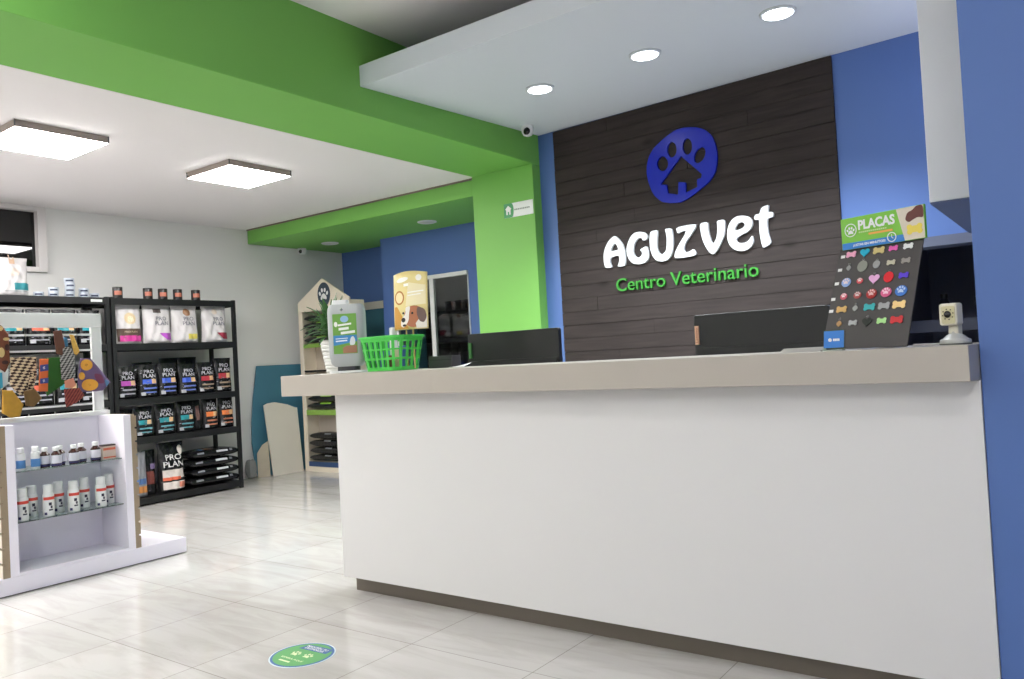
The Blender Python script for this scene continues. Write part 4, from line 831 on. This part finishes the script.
for i, (y, x) in enumerate(((2.15, -5.1), (2.196, -5.055), (2.245, -5.12), (2.305, -5.07), (2.37, -5.115), (2.445, -5.09))):
    bottle('brown', y, .6905, x, '%s brown bottle with white label from the left on the upper glass shelf' % ('first', 'second', 'third', 'fourth', 'fifth', 'sixth')[i], 'brown bottles on the upper glass shelf')
t = thing('carton', 'small pale carton with orange band and dark top on the upper glass shelf', 'box', (-5.1, 2.525, .6905), R(90))
box(-.04, .04, -.025, .025, 0, .08).build('carton_body', C('carton_cream', (206, 186, 172)), t, bevel=.001)
box(-.0405, .0405, -.0255, .0255, .0805, .09).build('dark_lid', C('carton_dark', (58, 40, 38)), t)
box(-.039, .039, -.0262, -.0255, .055, .07).build('orange_band', C('carton_orange', (206, 104, 76)), t); box(-.039, .039, -.0262, -.0255, .006, .014).build('orange_line', C('carton_orange', (206, 104, 76)), t)
for i, (y, x) in enumerate(((2.010, -5.08), (2.093, -5.16), (2.152, -5.08), (2.244, -5.16), (2.297, -5.08), (2.397, -5.16), (2.462, -5.08), (2.548, -5.15))):
    bottle('spray', y, .4005, x, 'white bottle with red band on the lower glass shelf, %s pair, %s one' % (('first', 'second', 'third', 'last')[i//2], ('front', 'rear')[i % 2]), 'white red banded bottles on the lower glass shelf')

# bandanas and collars on the rack: drawn in (Y, Z), hanging just before the rails
def cloth(name, label, cat, loops, m, x=-5.3, prints=(), amp=.008, seed=0):
    cy = sum(p[0] for p in loops)/len(loops); cz = max(p[1] for p in loops)
    t = thing(name, label, cat, (x, cy, cz), R(90), 'bandanas and collars on the kiosk rack')
    def F(p, off=0):
        u, v = p[0]-cy, p[1]-cz
        return (u, -.004+amp*math.sin(38*u+seed)*(.4+4*abs(v))-off, v)
    fine(loops_mesh([dens(loops, 4)], .0), 3).map(lambda p: F(p)).build('cloth', m, t, smooth=True, solid=.004)
    for nm, lp, rgb in prints:
        lp = lp if isinstance(lp[0], list) else [lp]
        for l_ in lp: fine(loops_mesh([l_], .0), 3).map(lambda p: F(p, .0055)).build(nm, C('cloth_%d_%d_%d' % rgb, rgb, .8), t)
    return t
def chk(name, c1, c2, sc):
    m = bpy.data.materials.new(name); m.use_nodes = True; nt = m.node_tree; b = nt.nodes['Principled BSDF']; b.inputs['Roughness'].default_value = .85
    tc = nt.nodes.new('ShaderNodeTexCoord'); mp = nt.nodes.new('ShaderNodeMapping'); mp.inputs['Rotation'].default_value = (0, .5, 0); mp.inputs['Scale'].default_value = (sc, sc, sc*2.2)
    ck = nt.nodes.new('ShaderNodeTexChecker'); ck.inputs['Scale'].default_value = 5; ck.inputs['Color1'].default_value = (0, 0, 0, 1); ck.inputs['Color2'].default_value = (1, 1, 1, 1)
    nt.links.new(tc.outputs['Object'], mp.inputs['Vector']); nt.links.new(mp.outputs['Vector'], ck.inputs['Vector'])
    cr = nt.nodes.new('ShaderNodeValToRGB'); cr.color_ramp.elements[0].color = (*lin(c1), 1); cr.color_ramp.elements[1].color = (*lin(c2), 1); cr.color_ramp.elements[0].position = .4; cr.color_ramp.elements[1].position = .6
    nt.links.new(ck.outputs['Color'], cr.inputs['Fac']); nt.links.new(cr.outputs['Color'], b.inputs['Base Color']); return m
cloth('bandana', 'beige and dark basket-weave patterned bandana on the kiosk rack', 'bandana', [(2.055, 1.36), (2.2, 1.358), (2.2, 1.25), (2.175, 1.14), (2.1, 1.12), (2.045, 1.19)], chk('weave_cloth', (56, 34, 30), (206, 182, 150), 7), x=-5.28)
cloth('bandana', 'mustard yellow bandana low at the left of the kiosk rack', 'bandana', [(1.995, 1.165), (2.05, 1.16), (2.11, 1.07), (2.09, 1.0), (2.03, .998), (1.985, 1.03)], mat('mustard_cloth', (186, 140, 50), .85, noise=.25, nscale=30), x=-5.26)
cloth('bandana', 'small olive brown bandana below the woven one on the kiosk rack', 'bandana', [(2.115, 1.15), (2.18, 1.16), (2.215, 1.1), (2.17, 1.05), (2.125, 1.06)], mat('olive_cloth', (112, 84, 48), .85, noise=.25, nscale=30), x=-5.265, seed=2)
cloth('collar', 'orange collar with blue flowers hanging on the kiosk rack', 'collar', [(2.215, 1.345), (2.265, 1.343), (2.255, 1.14), (2.2, 1.145)], C('collar_orange', (208, 100, 50), .8), x=-5.27, amp=.002,
      prints=(('blue_flower', [[(2.212, 1.265), (2.262, 1.27), (2.262, 1.31), (2.212, 1.305)], [(2.208, 1.19), (2.258, 1.192), (2.26, 1.225), (2.21, 1.222)]], (56, 66, 130)), ('pale_dot', [ell(2.237, 1.288, .008, .009), ell(2.233, 1.207, .008, .009)], (206, 200, 210))))
cloth('bandana', 'plain dark green bandana in the middle of the kiosk rack', 'bandana', [(2.26, 1.35), (2.34, 1.352), (2.4, 1.23), (2.35, 1.17), (2.25, 1.11), (2.235, 1.2)], mat('green_cloth', (42, 92, 30), .85, noise=.2, nscale=14), x=-5.285, seed=1)
cloth('bandana', 'purple bandana with large orange flowers at the right of the kiosk rack', 'bandana', [(2.455, 1.34), (2.52, 1.335), (2.59, 1.24), (2.645, 1.175), (2.585, 1.125), (2.44, 1.12), (2.43, 1.18)], C('purple_cloth', (104, 84, 120), .85), x=-5.26, seed=3,
      prints=(('orange_flower', [ell(2.49, 1.295, .038, .036), ell(2.505, 1.165, .05, .038), ell(2.458, 1.225, .022, .025)], (222, 158, 60)), ('flower_heart', [ell(2.49, 1.295, .010, .010), ell(2.505, 1.165, .012, .010)], (176, 110, 40)), ('plum_patch', [chaikin([(2.53, 1.24), (2.58, 1.23), (2.6, 1.17), (2.55, 1.17)], 2)], (112, 54, 84)), ('blue_patch', [chaikin([(2.6, 1.2), (2.64, 1.18), (2.61, 1.14)], 2)], (96, 140, 180))))
cloth('bandana', 'dark red zigzag bandana at the bottom of the kiosk rack', 'bandana', [(2.345, 1.15), (2.435, 1.15), (2.47, 1.1), (2.42, 1.06), (2.355, 1.03)], chk('zigzag_cloth', (84, 24, 26), (150, 72, 62), 16), x=-5.255, seed=4)
cloth('collar', 'black and white patterned collar bow hanging mid right on the kiosk rack', 'collar', [(2.335, 1.39), (2.38, 1.42), (2.43, 1.39), (2.425, 1.2), (2.34, 1.21)], chk('panda_cloth', (22, 22, 26), (170, 168, 164), 12), x=-5.275, seed=5)
cloth('collar', 'brown collar hanging from the top rail of the kiosk rack', 'collar', [(2.3, 1.515), (2.35, 1.525), (2.37, 1.42), (2.36, 1.36), (2.31, 1.37)], mat('brown_cloth', (94, 56, 42), .8, noise=.2, nscale=20), x=-5.27, seed=6)
cloth('collar', 'narrow blue collar strap beside the brown one on the kiosk rack', 'collar', [(2.365, 1.475), (2.39, 1.475), (2.395, 1.37), (2.37, 1.37)], C('cloth_blue', (46, 104, 140), .8), x=-5.285, amp=.002)
cloth('collar', 'yellow printed collar strap hanging slanted on the kiosk rack', 'collar', [(2.395, 1.495), (2.42, 1.49), (2.455, 1.385), (2.435, 1.36), (2.42, 1.37)], mat('yellow_cloth', (214, 170, 84), .8, noise=.35, nscale=50), x=-5.265, amp=.002)
cloth('collar', 'rust brown plush collar at the upper left of the kiosk rack', 'collar', [(1.985, 1.56), (2.01, 1.55), (2.045, 1.5), (2.05, 1.33), (2.02, 1.27), (1.98, 1.3)], mat('rust_cloth', (118, 66, 44), .85, noise=.4, nscale=35), x=-5.265, seed=7, prints=(('cream_spot', [ell(2.0, 1.535, .014, .016), ell(2.03, 1.47, .018, .01), ell(2.0, 1.39, .02, .03)], (206, 176, 120)), ('dark_spot', [ell(2.035, 1.42, .014, .02), ell(2.02, 1.33, .02, .012)], (60, 34, 28))))
cloth('collar', 'white and turquoise collar bow at the left of the kiosk rack', 'collar', [(1.99, 1.28), (2.045, 1.29), (2.035, 1.2), (2.0, 1.17), (1.985, 1.18)], mat('white_cloth', (206, 212, 212), .8, noise=.1, nscale=20), x=-5.28, prints=(('turquoise_patch', [[(1.985, 1.17), (2.005, 1.18), (2.005, 1.27), (1.985, 1.27)]], (56, 150, 176)),))
cloth('collar', 'small salmon bow above the zigzag bandana on the kiosk rack', 'collar', [(2.35, 1.2), (2.4, 1.215), (2.415, 1.17), (2.39, 1.15), (2.35, 1.155)], C('cloth_salmon', (196, 128, 104), .8), x=-5.25, seed=3)

# ================================================================ far corner
t = thing('house_shelf', 'cream house-shaped shelf with gable roof and paw emblem in the far corner', 'shelf', (-7.02, 6.15, 0))
HX0, HX1, HY0, HY1 = -.44, .44, -.18, .04
CRM = mat('cream_painted_wood', (224, 213, 194), .55, noise=.04, nscale=5)
m = MB(); m.box(HX0, HX0+.03, HY0+.021, HY1, 0, 1.93); m.build('side_panel', CRM, t); m = MB(); m.box(HX1-.03, HX1, HY0+.021, HY1, 0, 1.93); m.build('side_panel', CRM, t)
box(HX0+.031, HX1-.031, HY1-.015, HY1, .02, 1.93).build('back_panel', mat('house_back', (196, 186, 172), .6), t)
m = MB(); m.box(HX0, HX0+.065, HY0, HY0+.02, 0, 1.845); m.box(HX1-.065, HX1, HY0, HY0+.02, 0, 1.845); m.build('front_stile', CRM, t)
MB().prism([(HX0, 1.846), (HX1, 1.846), (HX1, 1.955), (0, 2.205), (HX0, 1.955)], HY0, HY0+.02, 'y').build('gable', CRM, t, bevel=.002)
GL_ = C('lip_green', (132, 170, 72)); 
for z, lip, lm in ((1.47, .045, GL_), (1.165, .02, BLACK), (.709, .06, GL_), (.113, .055, C('lip_blue', (44, 70, 112)))):
    sh = box(HX0+.031, HX1-.031, HY0+.021, HY1-.016, z-.018, z); sh.build('shelf_board', CRM, t)
    box(HX0+.066, HX1-.066, HY0, HY0+.02, z-lip, z).build('shelf_lip', lm, t)
box(HX0+.066, HX1-.066, HY0, HY0+.02, 0, .056).build('plinth', CRM, t)
em = MB().prism(ell(.03, 2.02, .105, .135, 0, 32), HY0-.006, HY0-.0005, 'y').build('emblem', C('emblem_slate', (42, 58, 74)), t)
upright(loops_mesh(paw(.03, 2.02, .085), .001), HY0-.0085).build('paw', WHITEP, em)
for i, (z, n) in enumerate(((1.4705, 4), (.7095, 2), (.1135, 4))):
    for j in range(n):
        st = (('green_print', .3, .55, .02, .14, (132, 180, 60)),) if i < 2 else (('pale_print', .35, .5, .02, .1, (120, 122, 126)),)
        lying('pet_food_bag', 'black bag lying on the %s shelf of the house-shaped shelf, %s layer' % (('upper', 'middle', 'lowest')[i], ('bottom', 'second', 'third', 'top')[j]), 'bags on the house-shaped shelf',
              (-7.02+.01*(j % 2), 6.065, z+.001+j*.084), .74-.02*(j % 2), .17, .083, BAGK, R(1*(j % 2)), 80+i*5+j, st)
# leaning boards (outlines in Y, Z at their own depth, leaning on the left wall)
def leaning(name, label, poly, x_bot, x_top, th, m):
    h = max(p[1] for p in poly); cy = sum(p[0] for p in poly)/len(poly)
    o = MB().prism([(p[0]-cy, p[1]) for p in poly], 0, th, 'x').map(lambda p: (p[0]+(x_top-x_bot)*p[2]/h, p[1], p[2])).build(name, m, bevel=.002)
    o.location = (x_bot, cy, 0); return tag(o, label, 'board')
leaning('teal_board', 'tall teal board with curved left edge leaning on the left wall', [(5.516, 1.249), (6.3, 1.249), (6.3, .0), (5.44, .0), (5.407, .2), (5.389, .379), (5.402, .613), (5.443, .891)], -7.64, -7.68, .018, TEAL)
leaning('white_board', 'cream panel with a curved top leaning before the teal board', [(5.507, .8), (5.56, .82), (5.66, .825), (5.72, .812), (5.83, .785), (5.926, .745), (5.96, .74), (5.96, 0), (5.545, 0)], -7.50, -7.575, .02, CREAM)
o = MB().prism([(0, 0), (.135, 0), (.125, .40), (.06, .36), (.0, .27)], 0, .015, 'y').build('cardboard_wedge', mat('pale_cardboard', (196, 186, 166), .8, noise=.12, nscale=9), bevel=.002)
o.location = (-7.60, 5.42, .0); o.rotation_euler = (0, 0, R(62)); tag(o, 'low pale wedge-shaped board on the floor left of the curved cream panel', 'board')
t = lying('plastic_wrap', 'crumpled clear plastic wrap on the floor by the left wall corner', None, (-7.60, 5.33, 0), .1, .09, .22, mat('crumpled_plastic', (170, 172, 172), .15, bump=1, bscale=25, trans=.4), 0, 3, cat='plastic wrap')
tag(MB().tube([(-7.69, 4.95, .03), (-7.69, 5.1, .03), (-7.685, 5.22, .028)], .008, 6).build('black_cable', BLACK, smooth=True), 'thin black cable along the foot of the left wall', 'cable')

# storeroom behind the glazed door
t = thing('storage_cabinet', 'dark cabinet in the room behind the glazed door', 'cabinet', (-6.6, 8.2, 0))
box(-1.0, 1.0, -.2, .35, 0, 1.86).build('body', C('cabinet_dark', (34, 32, 34)), t, bevel=.004)
for x in (-.55, 0, .55): box(x-.26, x+.26, -.22, -.201, .05, 1.82).build('door', C('cabinet_black', (22, 22, 24), .3), t, bevel=.003)
for i, x in enumerate((-6.90, -6.73, -6.56)):
    t = thing('storage_box', '%s of three black boxes on the cabinet behind the glazed door' % ('left', 'middle', 'right')[i], 'box', (x, 8.08, 1.8605)); box(-.055, .055, -.07, .07, 0, .1).build('box_body', BLACK, t, bevel=.004); box(-.058, .058, -.073, .073, .101, .12).build('lid', BLACK, t)
t = lying('plastic_sack', 'shiny crumpled black plastic sack seen through the glazed door', None, (-6.2, 7.45, 1.452), .62, .4, .32, mat('sack_film', (16, 16, 18), .16, bump=1, bscale=12), 0, 9, cat='sack')
t = thing('storage_table', 'tall dark table carrying the plastic sack behind the glazed door', 'table', (-6.1, 7.45, 0)); box(-.5, .9, -.35, .35, 1.41, 1.449).build('top', C('cabinet_dark', (34, 32, 34)), t)
for sx in (-.45, .85):
    for sy in (-.3, .3): box(sx-.02, sx+.02, sy-.02, sy+.02, 0, 1.409).build('leg', BLACK, t)
# service room ledge objects
def onw(u, d, z): return tuple(OW+EW*u-NW*d+Vector((0, 0, z)))
for i, (u, w_, h_, lab) in enumerate(((2.86, .06, .17, 'dark rounded silhouette of a jar behind the display board'), (3.10, .1, .13, 'dark box on the ledge behind the webcam'), (3.22, .09, .2, 'taller dark box on the ledge beside the blue wall'))):
    t = thing('jar' if i == 0 else 'dark_box', lab, 'jar' if i == 0 else 'box', onw(u, .62, 1.2905), -TH)
    if i == 0:
        MB().lathe([(.03, 0), (.035, .01), (.035, .11), (.02, .14)], 18).build('body', C('dark_grey', (30, 30, 38), .3), t, smooth=True); MB().lathe([(.022, .1405), (.022, .17)], 18).build('lid', BLACK, t, smooth=True)
    else:
        box(-w_/2, w_/2, -.05, .05, 0, h_-.025).build('box_body', C('dark_grey', (30, 30, 38), .3), t, bevel=.002); box(-w_/2-.003, w_/2+.003, -.053, .053, h_-.0245, h_).build('lid', C('lid_grey', (56, 58, 70), .4), t)

# floor sticker
t = thing('floor_sticker', 'round green floor sticker with blue rim, paws and white lettering', 'sticker', (-2.735, 2.125, .0006), R(0))
flat([ell(0, 0, .137, .137, 0, 48)], .0004, .0004).build('rim', C('sticker_white', (206, 222, 226)), t)
flat([ell(0, 0, .131, .131, 0, 48)], .0012, .0002).build('blue_ring', C('sticker_blue', (58, 100, 160)), t)
flat([ell(0, 0, .121, .121, 0, 48)], .0018, .0002).build('green_field', C('sticker_green', (88, 164, 92)), t)
flat(paw(-.035, -.005, .026), .0024, .0002).build('paw_print', C('sticker_cream', (226, 232, 190)), t); flat(paw(.035, .0, .026), .0024, .0002).build('paw_print', C('sticker_cream', (226, 232, 190)), t)
flat([[(-.075, .042), (.085, .05), (.085, .1), (-.06, .092)]], .0024, .0002).build('text_panel', C('sticker_blue', (58, 100, 160)), t)
text_mb('MANTÉN TU\nDISTANCIA', .125, .038, .0002, .015, -.058, .052, align='CENTER').map(lambda p: (p[0], p[1], p[2]+.0032)).build('lettering', WHITEP, t)
text_mb('ESPERA AQUÍ', .13, .016, .0002, .01, -.065, -.062).map(lambda p: (p[0], p[1], p[2]+.0024)).build('lettering', C('sticker_cream', (226, 232, 190)), t)
flat([dens([(-.045, -.088), (.02, -.088), (.02, -.078), (-.045, -.078)], 1)], .0024, .0002).build('small_strokes', C('sticker_cream', (226, 232, 190)), t)

# ================================================================ camera, world
f, yaw, pitch, roll = 789.96, -.633248483, .0213633205, -.0545501492
cy, sy, cp, sp = math.cos(yaw), math.sin(yaw), math.cos(pitch), math.sin(pitch)
F = Vector((sy*cp, cy*cp, sp)); r0 = Vector((cy, -sy, 0)); u0 = r0.cross(F)
rr_ = r0*math.cos(roll)+u0*math.sin(roll); uu = -r0*math.sin(roll)+u0*math.cos(roll)
cam = bpy.data.cameras.new('camera'); co = bpy.data.objects.new('camera', cam); COL.objects.link(co)
M = Matrix((rr_, uu, -F)).transposed().to_4x4(); M.translation = Vector((0, 0, H)); co.matrix_world = M
cam.sensor_fit = 'HORIZONTAL'; cam.sensor_width = 36; cam.lens = f/1024*36; cam.clip_start = .05; cam.clip_end = 60
SC.camera = co
wd = bpy.data.worlds.new('world'); SC.world = wd; wd.use_nodes = True
wd.node_tree.nodes['Background'].inputs[0].default_value = (.02, .025, .04, 1); wd.node_tree.nodes['Background'].inputs[1].default_value = .4
SC.view_settings.view_transform = 'Standard'; SC.view_settings.look = 'None'; SC.view_settings.gamma = 1; SC.view_settings.use_curve_mapping = False
SC.view_settings.exposure = 0.85
